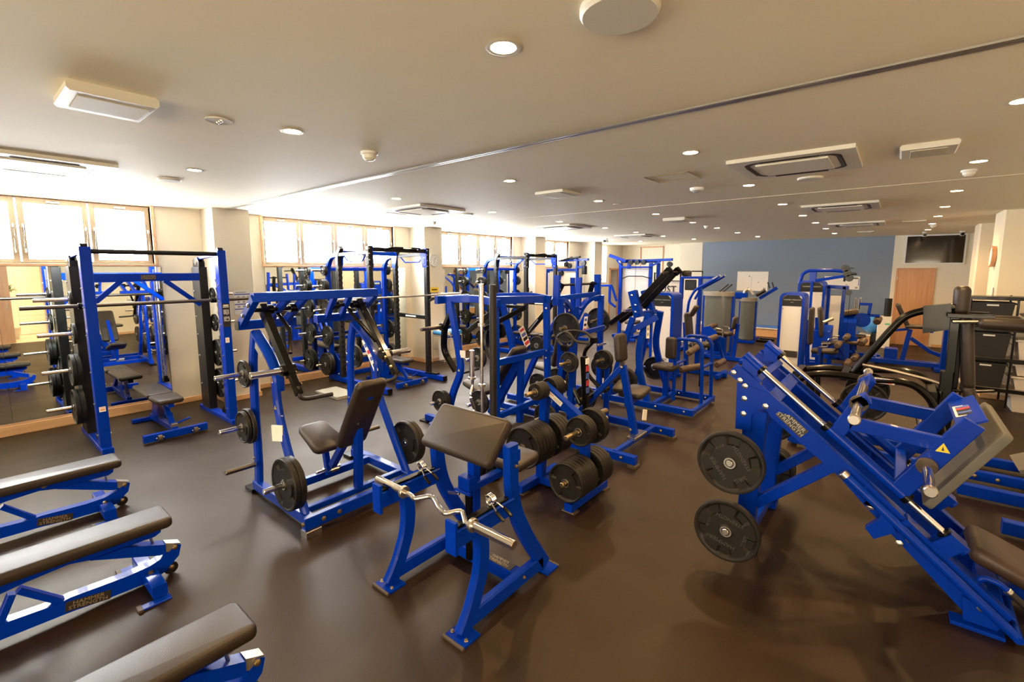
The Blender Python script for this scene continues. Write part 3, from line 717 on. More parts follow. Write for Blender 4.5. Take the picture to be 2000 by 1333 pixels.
# ---- adjustable benches with T-shaped wheeled foot
def adj_bench(label,loc,rz=0,flat=True):
    r=thing('adjustable_bench',label,'bench',loc,'adjustable benches inside the racks'); x,y,_=loc
    P=lambda a,b,c:(x+a,y+b,c)
    MB().pad(P(0,-.20,.425),(0,-1,0),(1,0,0),.40,.30,.06,.05,.024,.12).build('seat_pad',PADM,r)
    MB().pad(P(0,.42,.425),(0,1,0),(1,0,0),.78,.28,.06,.05,.024).build('back_pad',PADM,r)
    MB().beam([P(0,-.36,.37),P(0,.75,.37)],.06,.05).build('pad_rail',BLUE,r)
    t=MB().beam([P(-.32,-.47,.06),P(.32,-.47,.06)],.06,.085).build('front_foot',BLUE,r)
    MB().beam([P(0,-.44,.10),P(0,.55,.06)],.06,.07).build('base_beam',BLUE,r)
    MB().beam([P(.0,-.38,.11),P(.0,-.05,.36)],.05,.06,(0,1,0)).build('post',BLUE,r)
    MB().slab([P(-.035,.15,.10),P(-.035,.42,.08),P(-.035,.30,.37),P(-.035,.05,.37)],(.006,0,0)).slab([P(.03,.15,.10),P(.03,.42,.08),P(.03,.30,.37),P(.03,.05,.37)],(.006,0,0)).build('ladder_plate',BLUE,r)
    MB().beam([P(-.22,.55,.03),P(.22,.55,.03)],.06,.05).build('rear_foot',BLUE,r)
    MB().box(P(-.03,-.44,.12),P(.03,-.38,.16)).build('latch_block',STEEL,r)
    MB().tube([P(.02,-.40,.15),P(.17,-.40,.19)],.012,8).build('pull_handle',BLUE,r)
    for s in (-.17,.19):
        MB().cyl(P(s-.02,-.51,.05),P(s+.02,-.51,.05),.035,16).build('wheel',RUBFOOT,t)
    bolts(r,[(P(s,-.51,.05),(q,0,0)) for s,q in ((-.20,-1),(-.14,1),(.16,-1),(.22,1))]+[(P(.036,.2,.3),(1,0,0)),(P(-.036,.2,.3),(-1,0,0))],.010,CHROME)
    return r
ab=adj_bench('blue adjustable bench with flat dark pads inside the guided barbell machine',(1.59,6.99,0))

# ================================================================ PLATE-LOADED INCLINE PRESS
def tri_sticker(p,xd,yd,s_,parent):
    x=V(xd).normalized(); y=V(yd).normalized(); z=x.cross(y).normalized(); p=V(p)
    t=MB().slab([p-x*s_-y*s_*.7,p+x*s_-y*s_*.7,p+y*s_],z*.001).build('warning_sticker',YEL,parent)
    MB().slab([p-x*s_*.2-y*s_*.4+z*.0011,p+x*s_*.2-y*s_*.4+z*.0011,p+y*s_*.4+z*.0011],z*.0005).build('print',PBLACK,t); return t
def incline_press():
    xc=2.11; r=thing('chest_press_machine','plate-loaded blue press with leaning backrest, nearest the camera behind the curl bench','weight machine',(xc,3.85,0))
    for s in (-1,1):
        X_=lambda x:xc+s*(x)          # x = offset from the centre
        fx=.49
        MB().beam([(X_(fx+.0),4.28,.05),(X_(fx-.02),4.30,.30),(X_(fx-.02),4.30,.82),(X_(fx-.02),4.28,1.22),(X_(fx-.02),4.20,1.46)],.055,.085,(0,1,0),.015,.3).build('rear_post',BLUE,r)
        a=MB().beam([(X_(fx-.02),4.18,1.47),(X_(fx-.02),3.93,1.30),(X_(fx-.02),3.80,1.14),(X_(fx-.02),3.80,1.02)],.05,.085,(1,0,0),.015,.25).build('arch',BLUE,r)
        MB().beam([(X_(fx-.02),3.86,1.08),(X_(fx-.02),3.845,.86),(X_(fx-.01),3.72,.6),(X_(fx),3.42,.08)],.05,.085,(0,1,0),.015,.2).build('front_post',BLUE,r)
        MB().beam([(X_(fx),4.33,.075),(X_(fx),3.28,.075)],.07,.08).build('side_beam',BLUE,r)
        if s<0:
            MB().slab([(X_(fx+.01)-.026*0,4.12,1.40),(X_(fx+.01),3.99,1.32),(X_(fx+.01),4.02,1.26),(X_(fx+.01),4.14,1.34)],(-.002,0,0)).build('badge',SILV,r)
            tri_sticker((xc-fx-.008,3.83,.88),(0,-1,0),(0,0,1),.018,r)
        else:
            a2=MB().slab([(X_(fx-.047),4.02,1.30),(X_(fx-.047),3.96,1.34),(X_(fx-.047),3.76,1.04),(X_(fx-.047),3.83,1.02)],(-.002,0,0)).build('instruction_plate',PAPER,r)
            for k in range(4):
                zz=1.27-k*.06; yy=3.955-k*.045
                MB().slab([(X_(fx-.0495),yy+.03,zz),(X_(fx-.0495),yy-.02,zz+.02),(X_(fx-.0495),yy-.04,zz-.01),(X_(fx-.0495),yy+.01,zz-.035)],(-.001,0,0)).build('print',(PBLUE,RED,PBLUE,PBLACK)[k],a2)
        # carriage box
        MB().beam([(X_(.555),3.93,1.77),(X_(.555),4.25,1.53)],.055,.07,(0,0,1)).build('end_plate',BLUE,r)
        for q in (.29,.14): MB().beam([(X_(q),3.95,1.76),(X_(q+.06),4.22,1.54)],.045,.06,(0,0,1)).build('carriage_strut',BLUE,r)
        MB().beam([(X_(.585),4.25,1.53),(X_(.10),4.25,1.53)],.075,.075).build('lower_beam',BLUE,r)
        MB().cyl((X_(.52),4.06,1.665),(X_(.16),4.06,1.665),.017,12).build('pivot_shaft',BLACK,r)
        for q in (.40,.20): MB().cyl((X_(q-.03),4.06,1.665),(X_(q+.03),4.06,1.665),.04,16).build('bearing',BLACK,r)
        bolts(r,[((X_(.584),4.0,1.71),(s,0,0)),((X_(.584),4.12,1.62),(s,0,0))],.017,CHROME)
        MB().beam([(X_(.59),4.25,1.53),(X_(.592),4.25,1.53)],.08,.08).build('end_cap',BLACK,r)
        # lever arm, loading sleeve and handle
        ax_=.45; P=lambda y,z,x=ax_:(X_(x),y,z)
        arm=MB().beam([P(4.07,1.69),P(3.62,1.17)],.055,.085,(0,0,1)).build('lever_arm',BLACK,r)
        MB().beam([P(4.02,1.60,ax_-.03),P(3.66,1.18,ax_-.03)],.006,.05,(0,0,1),.001).build('wear_strip',DSTEEL,arm)
        MB().beam([P(3.66,1.24),P(3.50,1.04)],.05,.055,(0,0,1)).build('lower_arm',BLACK,arm)
        MB().beam([P(4.06,1.62,.33),P(3.86,1.50,.33),P(3.72,1.33,.40)],.03,.03).build('counter_link',BLACK,arm)
        MB().cyl(P(3.66,1.21,ax_-.05),P(3.66,1.21,ax_+.06),.045,16).build('sleeve_block',BLACK,arm)
        MB().cyl(P(3.66,1.21,ax_+.05),P(3.66,1.21,ax_+.27),.026,18,.006).cyl(P(3.66,1.21,ax_+.262),P(3.66,1.21,ax_+.285),.027,18).build('loading_sleeve',CHROME,arm)
        bolts(arm,[(P(3.68,1.255,ax_-.028),(-s,0,0)),(P(3.61,1.19,ax_-.028),(-s,0,0)),(P(3.53,1.11,ax_-.026),(-s,0,0))],.016,GOLD)
        MB().tube([P(3.52,1.10),P(3.49,1.01),P(3.50,.99,ax_-.06),P(3.50,.985,ax_-.27)],.017,12,.03).build('handle',GRIP,arm)
        # storage pegs on the rear post and low on the front one
        for (y,z,L) in ((4.33,1.10,.25),(4.31,.64,.25),(4.28,.29,.24)): peg(r,(X_(fx+.03),y-.03,z),(X_(fx+.03+L),y-.03,z),.021,DSTEEL if z<.3 else CHROME)
        peg(r,(X_(fx+.03),3.50,.36),(X_(fx+.27),3.50,.36),.021)
        bolts(r,[((X_(fx-.04),4.30,z),(-s,0,0)) for z in (.32,.60,.68,1.05,1.14)]+[((X_(fx+.015),4.30,z),(s,0,0)) for z in (.26,.33)],.012,STEEL)
        gx='entrance-side' if s<0 else 'inner-side'
        g='plates stored on the blue incline press'
        stack((X_(fx+.035),4.30,1.10),(s,0,0),[P5],'on the upper %s peg of the incline press'%gx,g)
        stack((X_(fx+.035),4.28,.64),(s,0,0),[P10,(P10[0]*.9,P10[1])],'on the middle %s peg of the incline press'%gx,g)
        stack((X_(fx+.035),3.50,.36),(s,0,0),[P20,P20],'on the low front %s peg of the incline press'%gx,g)
    MB().beam([(xc-.57,3.95,1.775),(xc+.57,3.95,1.775)],.075,.075).build('top_beam',BLUE,r)
    MB().beam([(xc-.575,3.29,.10),(xc+.56,3.29,.10)],.055,.095).build('cross_beam',BLUE,r)
    MB().beam([(xc-.45,3.50,.08),(xc+.48,3.50,.08)],.055,.075).build('cross_beam',BLUE,r)
    MB().cyl((xc-.46,3.40,.09),(xc+.46,3.40,.09),.018,12).build('foot_bar',GRIP,r)
    MB().beam([(xc-.46,4.02,.08),(xc+.48,4.02,.08)],.06,.07).build('cross_beam',BLUE,r)
    for s in (-1,1):
        MB().box((xc+s*.49-.05,4.32,0),(xc+s*.49+.05,4.46,.035)).build('foot_plate',BLACK,r)
        MB().box((xc+s*.52-.06,3.24,0),(xc+s*.52+.06,3.33,.052)).build('foot_plate',STEEL,r)
    MB().beam([(xc+.02,3.50,.10),(xc+.02,3.46,.70)],.06,.07,(0,1,0)).build('back_post',BLUE,r)
    MB().beam([(xc+.01,3.90,.20),(xc+.01,3.26,.98)],.06,.06,(0,1,0)).build('back_rail',BLUE,r)
    MB().beam([(xc,3.96,.10),(xc,4.02,.42)],.05,.05,(0,1,0)).build('seat_post',BLUE,r)
    MB().beam([(xc-.02,3.99,.125),(xc+.10,3.99,.125)],.10,.03).cyl((xc-.12,3.96,.15),(xc+.12,3.96,.15),.014,10).build('seat_carriage',STEEL,r)
    MB().pad((xc,4.06,.44),(0,.94,.34),(1,0,0),.42,.33,.065,.07,.026,.18).build('seat_pad',PADM,r)
    MB().pad((xc,3.38,.80),(0,-.52,.855),(1,0,0),.72,.28,.07,.05,.026).build('back_pad',PADM,r)
    bolts(r,[((xc-.43,3.26,.10),(0,-1,0)),((xc-.30,3.26,.10),(0,-1,0)),((xc+.40,3.26,.10),(0,-1,0)),((xc-.576,3.29,.1),(-1,0,0)),((xc-.02,3.40,.72),(-1,0,0)),((xc-.02,3.62,.50),(-1,0,0))],.016,GOLD)
    # small folder hanging on the front post
    t=tag(center(MB().slab([(xc-.55,3.80,.62),(xc-.50,3.72,.62),(xc-.50,3.72,.75),(xc-.55,3.80,.75)],(.012,.012,0)).build('log_card',PAPER)),'small white card clipped to the front post of the incline press','card')
    return r
incline_press()

# ================================================================ CURL (PREACHER) BENCH WITH CURL BAR
def preacher():
    yc=2.018; r=thing('curl_bench','blue curl bench with sloped brown-black arm pad in the middle of the floor','bench',(2.0,yc,0))
    for s,nm in ((-1,'near'),(1,'far')):
        y=yc+s*.328
        q=lambda pts:[(p[0],y,p[1]) for p in pts]
        MB().beam(q([(1.62,.02),(1.69,.12),(1.765,.30),(1.78,.42),(1.765,.60)]),.055,.10,(1,0,0),.012,.22).build('front_leg',BLUE,r)
        MB().beam(q([(2.035,.97),(2.04,.70),(2.08,.52),(2.20,.30),(2.38,.04)]),.055,.10,(1,0,0),.012,.28).build('rear_leg',BLUE,r)
        MB().beam(q([(1.68,.075),(2.34,.075)]),.055,.095,(0,0,1),.010).build('side_beam',BLUE,r)
        arm=MB().beam(q([(1.56,.60),(2.03,.60)]),.07,.10,(0,0,1),.006).build('bar_cradle',BLUE,r)
        MB().slab([(1.545,y-.038,.52),(1.545,y+.038,.52),(1.545,y+.038,.70),(1.545,y-.038,.70)],(.018,0,0)).build('bar_stop',BLUE,arm)
        MB().box((1.565,y-.022,.65),(1.99,y+.022,.665),.003).build('rubber_rail',BLACK,arm)
        f=MB().box((1.55,y-.075,.0),(1.69,y+.075,.014),.004).build('foot_plate',BLUE,r)
        f2=MB().box((2.33,y-.07,.0),(2.46,y+.07,.014),.004).build('foot_plate',BLUE,r)
        MB().box((1.545,y-.08,0),(1.56,y+.08,.018)).build('rubber_tip',RUBFOOT,f); MB().box((2.45,y-.075,0),(2.465,y+.075,.018)).build('rubber_tip',RUBFOOT,f2)
        bolts(r,[((2.05,y-.029,.84),(0,-1,0)),((2.13,y-.029,.085),(0,-1,0)),((1.60,y-.05,.014),(0,0,1)),((1.60,y+.055,.014),(0,0,1)),((2.42,y+.04,.014),(0,0,1))],.0095,GOLD)
    MB().beam([(2.06,yc-.36,.90),(2.06,yc+.36,.90)],.06,.07).build('top_cross_beam',BLUE,r)
    cb=MB().beam([(2.12,yc-.33,.075),(2.12,yc+.33,.075)],.08,.085).build('rear_cross_beam',BLUE,r)
    MB().beam([(2.06,yc,.10),(2.06,yc,.93)],.07,.055,(0,1,0)).build('column',BLUE,r)
    t=MB().beam([(2.02,yc,.12),(2.02,yc,.60)],.05,.045,(0,1,0)).build('seat_column',BLACK,r)
    MB().box((1.965,yc-.05,.60),(2.04,yc+.05,.69),.006).cyl((1.96,yc-.07,.60),(1.96,yc+.07,.60),.012,10).build('adjust_block',BLUE,r)
    MB().cyl((1.955,yc+.03,.58),(1.955,yc+.13,.56),.010,8).build('pull_pin',CHROME,r)
    MB().beam([(2.04,yc-.02,.62),(2.45,yc-.02,.62)],.05,.05).build('seat_arm',BLUE,r)
    MB().pad((2.44,yc,.675),(1,0,.0),(0,1,0),.32,.36,.06,.07,.024,.15).build('seat_pad',PADM,r)
    p=MB().pad((1.985,yc,.975),(.68,0,.733),(0,1,0),.31,.60,.075,.035,.028).build('arm_pad',PADM,r)
    MB().box((2.0,0,0),(2.0,0,0)) if False else None
    for s in (-1,1): MB().beam([(1.94,yc+s*.26,.90),(2.10,yc+s*.26,1.06)],.02,.02).build('pad_bracket',BLUE,r)
    # silver badge on the rear beam
    badge((2.078,yc-.12,.08),(0,-1,0),(0,0,1),.30,.055,r) if False else None
    b=MB().box((2.085,yc-.28,.118),(2.155,yc-.04,.121),.001).build('badge',BADGE,r)
    for i,l in enumerate(('HAMMER','STRENGTH')): text(l,(2.105+.032*(1-i)-.0,yc-.16,.1213),(0,-1,0),(1,0,0),.035,LETT,b)
    return r
preacher()
# curl bar resting on both cradles
eb=thing('curl_bar','chrome zigzag curl bar lying across the arms of the curl bench','barbell',(1.62,1.88,.69))
bx=1.62; bz=.683
zz=[(0,2.17),(0,2.10),(-.012,2.06),(.045,1.985),(.045,1.945),(.01,1.875),(-.012,1.80),(.035,1.745),(.045,1.715),(-.012,1.64),(0,1.60),(0,1.58)]
MB().tube([(bx+a*.9,b,bz+a*.4) for a,b in zz],.0145,12,.02).build('grip_shaft',CHROME,eb)
for s,y0,y1 in ((1,2.17,2.44),(-1,1.60,1.32)):
    MB().cyl((bx,y0,bz),(bx,y1,bz),.0245,20,.004).build('sleeve',CHROME,eb)
    MB().cyl((bx,y0-.012,bz),(bx,y0+.012,bz),.037,20,.003).build('collar_ring',STEEL,eb)
collar_clip((1.90,2.346,.70),(1,0,0),(-.1,-.9,-.4),'chrome spring collar on the cradle farther from the camera')
collar_clip((1.86,1.69,.70),(1,0,0),(-.1,-.9,-.4),'chrome spring collar on the cradle nearer to the camera')
# ================================================================ PLATE TREE
def tree():
    r=thing('plate_tree','blue two-post plate rack crowded with rubber plates beside the curl bench','plate rack',(3.4,2.2,0))
    for y,z0 in ((1.95,0),(2.47,0)): MB().beam([(3.09,y,.045),(3.70,y,.045)],.075,.07).build('foot_beam',BLUE,r)
    for y in (1.95,2.47):
        for x in (3.13,3.66): MB().box((x-.045,y-.06,0),(x+.045,y+.06,.012),.003).build('foot_plate',RUBFOOT,r)
    MB().beam([(3.39,1.95,.045),(3.39,2.47,.045)],.07,.07).build('link_beam',BLUE,r)
    t=MB().beam([(3.38,2.44,.07),(3.38,2.41,.60),(3.38,2.39,.96)],.07,.075,(0,1,0)).build('tall_post',BLUE,r)
    MB().beam([(3.38,1.97,.07),(3.38,1.97,.66)],.07,.075,(0,1,0)).build('short_post',BLUE,r)
    sb=MB().beam([(3.38,2.41,.95),(3.38,1.93,.66)],.07,.08,(0,0,1)).build('sloped_beam',BLUE,r)
    d=(V((0,-.48,-.29))).normalized(); sticker((3.344,2.26,.858),d,(0,-.29*-1*-1,0) if False else V((0,-d.z,d.y))*-1,.16,.045,r,PAPER,'sticker',((-.3,.2,.3,.2,ORANGE),(.15,.1,.5,.12,PGREY),(.15,-.2,.5,.12,PGREY)))
    sticker((3.35,2.44,.105),(0,-1,0),(0,0,1),.055,.05,r,PAPER)
    g='plates on the blue plate rack'
    for (y,z,sp,L,w) in ((2.385,.925,[(.078,.03)]*4,.30,'top'),(1.95,.655,[(.125,.034)]*3,.34,'sloped beam end'),(2.41,.45,[(.185,.044)]*6,.36,'big lower'),(1.97,.26,[(.165,.042)]*6,.36,'lowest short-post')):
        for s in (-1,1):
            peg(r,(3.38+s*.035,y,z),(3.38+s*L,y,z),.021,GOLD if s<0 else STEEL)
            sp2=sp if s<0 else ([(.15,.036)]*2 if w=='sloped beam end' else sp[:4] if len(sp)>4 else [(.09,.034)]*4)
            stack((3.38+s*.045,y,z),(s,0,0),sp2,'on the %s %s-side peg of the plate rack'%(w,'curl-bench' if s<0 else 'far'),g)
tree()
# bar holder with three bars standing in it
def bar_holder():
    r=thing('bar_holder','low dark round holder in which the long bars stand upright','bar holder',(3.18,2.95,0))
    MB().lathe([(.16,0),(.16,.02),(.14,.03),(.06,.035)],(3.18,2.95,0),(0,0,1),28).build('base',BLACK,r)
    for (x,y) in ((3.11,2.93),(3.235,2.90),(3.02,2.97),(3.18,3.04),(3.28,3.0)):
        MB().lathe([(.034,.02),(.034,.26),(.029,.26),(.029,.03)],(x,y,0),(0,0,1),16).build('holder_tube',BLACK,r)
bar_holder()
o=thing('barbell','tall chrome barbell standing upright behind the curl bench','barbell',(3.11,2.93,.03))
MB().cyl((3.11,2.93,.05),(3.11,2.93,1.87),.0145,14).build('shaft',CHROME,o)
for a,b in ((.04,.42),(1.50,1.87)): MB().cyl((3.11,2.93,a),(3.11,2.93,b),.0245,18,.004).build('sleeve',CHROME,o)
for z in (.43,.92,1.49): MB().cyl((3.11,2.93,z-.012),(3.11,2.93,z+.012),.034,18).build('collar_ring',STEEL,o)
o=thing('barbell','tall bar wrapped in black foam standing beside the chrome barbell','barbell',(3.235,2.90,.03))
MB().cyl((3.235,2.90,.42),(3.235,2.90,1.86),.034,16).build('foam_wrap',GRIP,o)
MB().cyl((3.235,2.90,.04),(3.235,2.90,.43),.022,14).build('sleeve',BLACK,o)
o=thing('curl_bar','chrome curl bar standing upright in the holder, shorter than the barbells','barbell',(3.02,2.97,.03))
MB().tube([(3.02,2.97,.2),(3.02,2.97,.62),(3.045,2.97,.70),(3.0,2.97,.80),(3.0,2.97,.86),(3.03,2.97,.93),(3.02,2.97,1.0)],.0145,12,.02).build('grip_shaft',CHROME,o)
for a,b in ((.04,.22),(1.0,1.26)): MB().cyl((3.02,2.97,a),(3.02,2.97,b),.0245,18,.004).build('sleeve',CHROME,o)
MB().cyl((3.02,2.97,.99),(3.02,2.97,1.01),.036,18).build('collar_ring',STEEL,o)

# ================================================================ 45-DEGREE LEG PRESS
def leg_press():
    xm=3.90; r=thing('leg_press','big blue angled leg press with grey foot board at the aisle side','weight machine',(xm,.15,0))
    Q=lambda x,pts:[(x,p[0],p[1]) for p in pts]
    D=V((0,-.727,-.686)).normalized()     # down the slope (toward the seat)
    N=V((0,-.686,.727)).normalized()      # normal of the slope
    for s in (-1,1):
        xo=xm+s*.40; inn=-s
        m=MB().slab(Q(xo,[(.887,1.263),(.827,1.338),(.39,.99),(.0,.655),(-.62,.122),(-.60,.07),(-.16,.455) if False else (-.56,.011),(-.444,.06),(.081,.575),(.19,.69),(.592,.994),(.641,1.063),(.818,1.215)]),(inn*.012,0,0))
        m.build('side_rail',BLUE,r)
        fl=MB().beam([(xo+inn*.04,.84,1.32),(xo+inn*.04,-.63,.115)],.075,.012,(0,-.686,.727)).build('rail_flange',BLUE,r)
        MB().slab(Q(xo-inn*.001,[(.818,1.21),(.811,.871),(.712,.876),(.71,.996),(.641,1.063),(.45,1.03),(.60,1.16)]),(-inn*.012,0,0)).build('gusset',BLUE,r)
        MB().beam([(xo+inn*.05,.68,1.02),(xo+inn*.05,.72,.06)],.09,.12,(0,1,0)).build('rear_post',BLUE,r)
        MB().beam([(xo+inn*.05,.66,.34),(xo+inn*.05,.22,.75)],.07,.075,(1,0,0)).build('brace',BLUE,r)
        MB().box((xo-.06,.64,0),(xo+.10 if s<0 else xo+.06,.80,.05)).build('foot_plate',BLUE,r)
        # round outer tube along the lower half
        MB().tube([(xo-inn*.035,.17,.73),(xo-inn*.035,-.64,.045)],.027,12).build('linkage_tube',BLUE,r)
        MB().cyl((xo-inn*.035,.175,.735),(xo-inn*.035,.15,.712),.03,12).build('tube_cap',STEEL,r)
        # chrome guide rod with its blocks
        xr=xm+s*.345
        MB().cyl((xr,.785,1.395),(xr,-.40,.415),.019,18).build('guide_rod',CHROME,r)
        a=MB().slab(Q(xr-.03,[(.80,1.36),(.765,1.405),(.70,1.34),(.70,1.25),(.80,1.25)]),(.06,0,0))
        a.cyl((xr,.79,1.40),(xr,.685,1.312),.034,16); b=a.build('rod_block',BLUE,r)
        MB().cyl((xr,.688,1.315),(xr,.668,1.298),.037,16).build('bump_stop',BLACK,b); MB().cyl((xr,-.315,.485),(xr,-.335,.468),.037,16).build('bump_stop',BLACK,b)
        MB().slab(Q(xr-.05,[(-.345,.351),(-.27,.42),(-.35,.50),(-.425,.44)]),(.10,0,0)).cyl((xr,-.33,.472),(xr,-.42,.398),.030,14).build('stop_block',BLUE,r)
        # hanging safety catch
        MB().slab(Q(xo-inn*.055,[(.055,.574),(.03,.62),(-.04,.56),(-.023,.50),(-.0,.47),(.036,.425),(-.01,.37),(-.11,.45),(-.07,.52),(-.03,.58)]),(inn*.05,0,0)).build('safety_hook',BLUE,r)
        MB().beam([(xo-inn*.03,.06,.64),(xo+inn*.07,.06,.64)],.02,.05).build('hook_bracket',BLUE,r); MB().beam([(xo-inn*.03,-.13,.49),(xo+inn*.07,-.13,.49)],.03,.10,(0,-.686,.727)).build('hook_bracket',BLUE,r)
        bs=[(.845,1.275),(.80,1.225),(.765,1.19),(.765,1.10),(.63,1.07),(.765,.99),(.02,.55),(-.175,.41),(-.50,.13),(-.13,.37)]
        bolts(r,[((xo-inn*.013,y,z),(-inn,0,0)) for y,z in bs],.016,STEEL)
        # foot gusset at the low end
        f=MB().slab(Q(xo-inn*.002,[(-.42,.17),(-.435,.03),(-.57,.03),(-.60,.09)]),(-inn*.012,0,0)).build('low_gusset',BLUE,r)
        MB().box((xo-.05,-.60,0),(xo+.05,-.38,.022)).build('foot_plate',BLUE,r)
        # ---- carriage side
        xc_=xm+s*.34
        c=MB().tube([(xc_,.28,.985),(xc_,-.13,.645)],.034,14).build('bearing_tube',BLUE,r)
        MB().cyl((xc_,.295,.998),(xc_,.27,.976),.037,14).cyl((xc_,-.13,.645),(xc_,-.155,.624),.037,14).build('bearing_cap',BLACK,c)
        MB().beam([(xc_,.22,.965),(xc_,.10,1.20)],.05,.085,(0,1,0)).build('carriage_post',BLUE,r)
        MB().beam([(xc_,.16,1.035),(xc_,-.30,1.00)],.05,.085).build('carriage_beam',BLUE,r)
        MB().beam([(xc_,-.10,.66),(xc_,-.39,1.155)],.06,.10,(0,1,0)).build('board_post',BLUE,r)
        MB().slab(Q(xc_-.05,[(.165,1.19),(.10,1.24),(.065,1.19),(.13,1.14)]),(.10,0,0)).build('sleeve_bracket',BLUE,r)
        for (y,z) in ((.125,1.175),(-.215,.865)):
            h=MB().cyl((xc_+s*.02,y,z),(xc_+s*.05,y,z),.05,18).build('sleeve_collar',RUBFOOT,r)
            MB().cyl((xc_+s*.04,y,z),(xc_+s*.44,y,z),.0255,20,.004).build('loading_sleeve',CHROME,r)
            MB().cyl((xc_+s*.42,y,z),(xc_+s*.455,y,z),.031,18,.006).build('sleeve_tip',STEEL,r)
        if s<0:
            P0=V((xc_-.031,-.275,.985)); tri_sticker(P0,(0,-1,0),(0,0,1),.032,r)
            pb=V((xo-.0015,.46,1.00)); xd=V((0,-.727,-.60)).normalized(); yd=V((0,-.60,.727)).normalized()
            badge(V((xo-.001,.47,.985)),(0,-.76,-.65),(0,-.65,.76),.20,.07,r,mb=BADGE,ml=SILV)
    # cross members
    for (y,z,w_,h) in ((.72,.86,.10,.07),(.72,.10,.10,.08),(.70,1.235,.05,.05),(.585,1.13,.09,.012),(-.56,.10,.09,.07)):
        MB().beam([(xm-.39,y,z),(xm+.39,y,z)],w_,h,(0,-.686,.727) if z>1.1 else (0,0,1)).build('cross_member',BLUE,r)
    MB().cyl((xm-.36,.125,1.175),(xm+.36,.125,1.175),.028,18).build('axle',CHROME,r)
    MB().cyl((xm-.46,-.645,.042),(xm+.46,-.645,.042),.022,12).build('release_bar',BLUE,r)
    MB().beam([(xm-.33,-.385,1.14),(xm+.33,-.385,1.14)],.14,.012,(0,-.495,.87) if False else (0,.5,.86)).build('board_cross_plate',BLUE,r)
    MB().beam([(xm-.33,-.11,.70),(xm+.33,-.11,.70)],.06,.06).build('carriage_cross',BLUE,r)
    for sx in (-.16,.16): MB().beam([(xm+sx,.60,1.02),(xm+sx,-.55,.075)],.055,.09,(0,-.686,.727)).build('centre_rail',BLUE,r)
    # foot board
    u=V((0,-.29,.49)).normalized(); nrm=V((0,-.49*1,-.29)).normalized()
    bc=V((xm,-.345,.885))+nrm*.0
    MB().pad(V((xm,-.33,.90))+V((0,-.86,-.5))*.055,(0,-.29,.50),(1,0,0),.58,.80,.045,.03,.006).build('foot_board',CHAR2,r)
    s_=MB().slab([(xm-.13,-.42,1.158),(xm+.13,-.42,1.158),(xm+.13,-.36,1.193) if False else (xm+.13,-.335,1.12),(xm-.13,-.335,1.12)],(0,.002,.003)).build('instruction_plate',PAPER,r)
    for k in range(5): MB().slab([(xm-.115+.046*k,-.413,1.1585),(xm-.08+.046*k,-.413,1.1585),(xm-.08+.046*k,-.345,1.128),(xm-.115+.046*k,-.345,1.128)],(0,.0015,.0028)).build('print',(PBLACK,PBLUE,PBLACK,RED,PBLUE)[k],s_)
    # storage pegs behind with 20 kg plates
    for s in (-1,1):
        for (y,z,k) in ((.745,.755,2),(.745,.285,2)):
            peg(r,(xm+s*.40,y,z),(xm+s*.80,y,z),.022,STEEL)
            n=1 if s<0 else (1 if z>.5 else 3)
            hgt='upper' if z>.5 else 'lower'
            for i in range(n):
                x=xm+s*(.765-.05*i) if s<0 else xm+s*(.46+.05*i)
                who=('big 20 kg lettered plate facing out on the %s rear peg of the leg press'%hgt) if s<0 else '%sblack plate on the %s far-side rear peg of the leg press'%('' if n==1 else ['inner ','middle ','outer '][i],hgt)
                plate((x,y,z),(s,0,0),who,.205,.045,'plates stored on the leg press','five',2.2 if z>.5 else 2.9,s<0)
    # seat, head pad and curved side handles
    MB().pad((xm,-.62,.27),(0,-.75,-.30),(1,0,0),.34,.40,.10,.05,.04).build('seat_back_pad',ROLL2,r)
    MB().pad((xm,-.98,.14),(0,-1,.1),(1,0,0),.36,.38,.08,.06,.03).build('seat_pad',ROLL2,r)
    MB().beam([(xm,-.56,.08),(xm,-1.12,.08)],.08,.08).build('seat_rail',BLUE,r)
    for s in (-1,1):
        x=xm+s*.32
        h=MB().tube([(x,-.47,.20),(x,-.50,.27),(x,-.57,.26),(x,-.60,.235)],.016,12,.03).build('side_handle',BLUE,r)
        MB().cyl((x,-.60,.235),(x,-.615,.222),.021,14).cyl((x,-.80,.07),(x,-.815,.058),.021,14).build('handle_ring',STEEL,h)
        MB().tube([(x,-.615,.222),(x,-.80,.07)],.0185,12).build('handle_grip',GRIP,h)
CHAR2=mat('grey_foot_board',(.11,.105,.09),.6,bump=.1,bscale=150); ROLL2=mat('dark_brown_vinyl',(.05,.026,.016),.45)
leg_press()

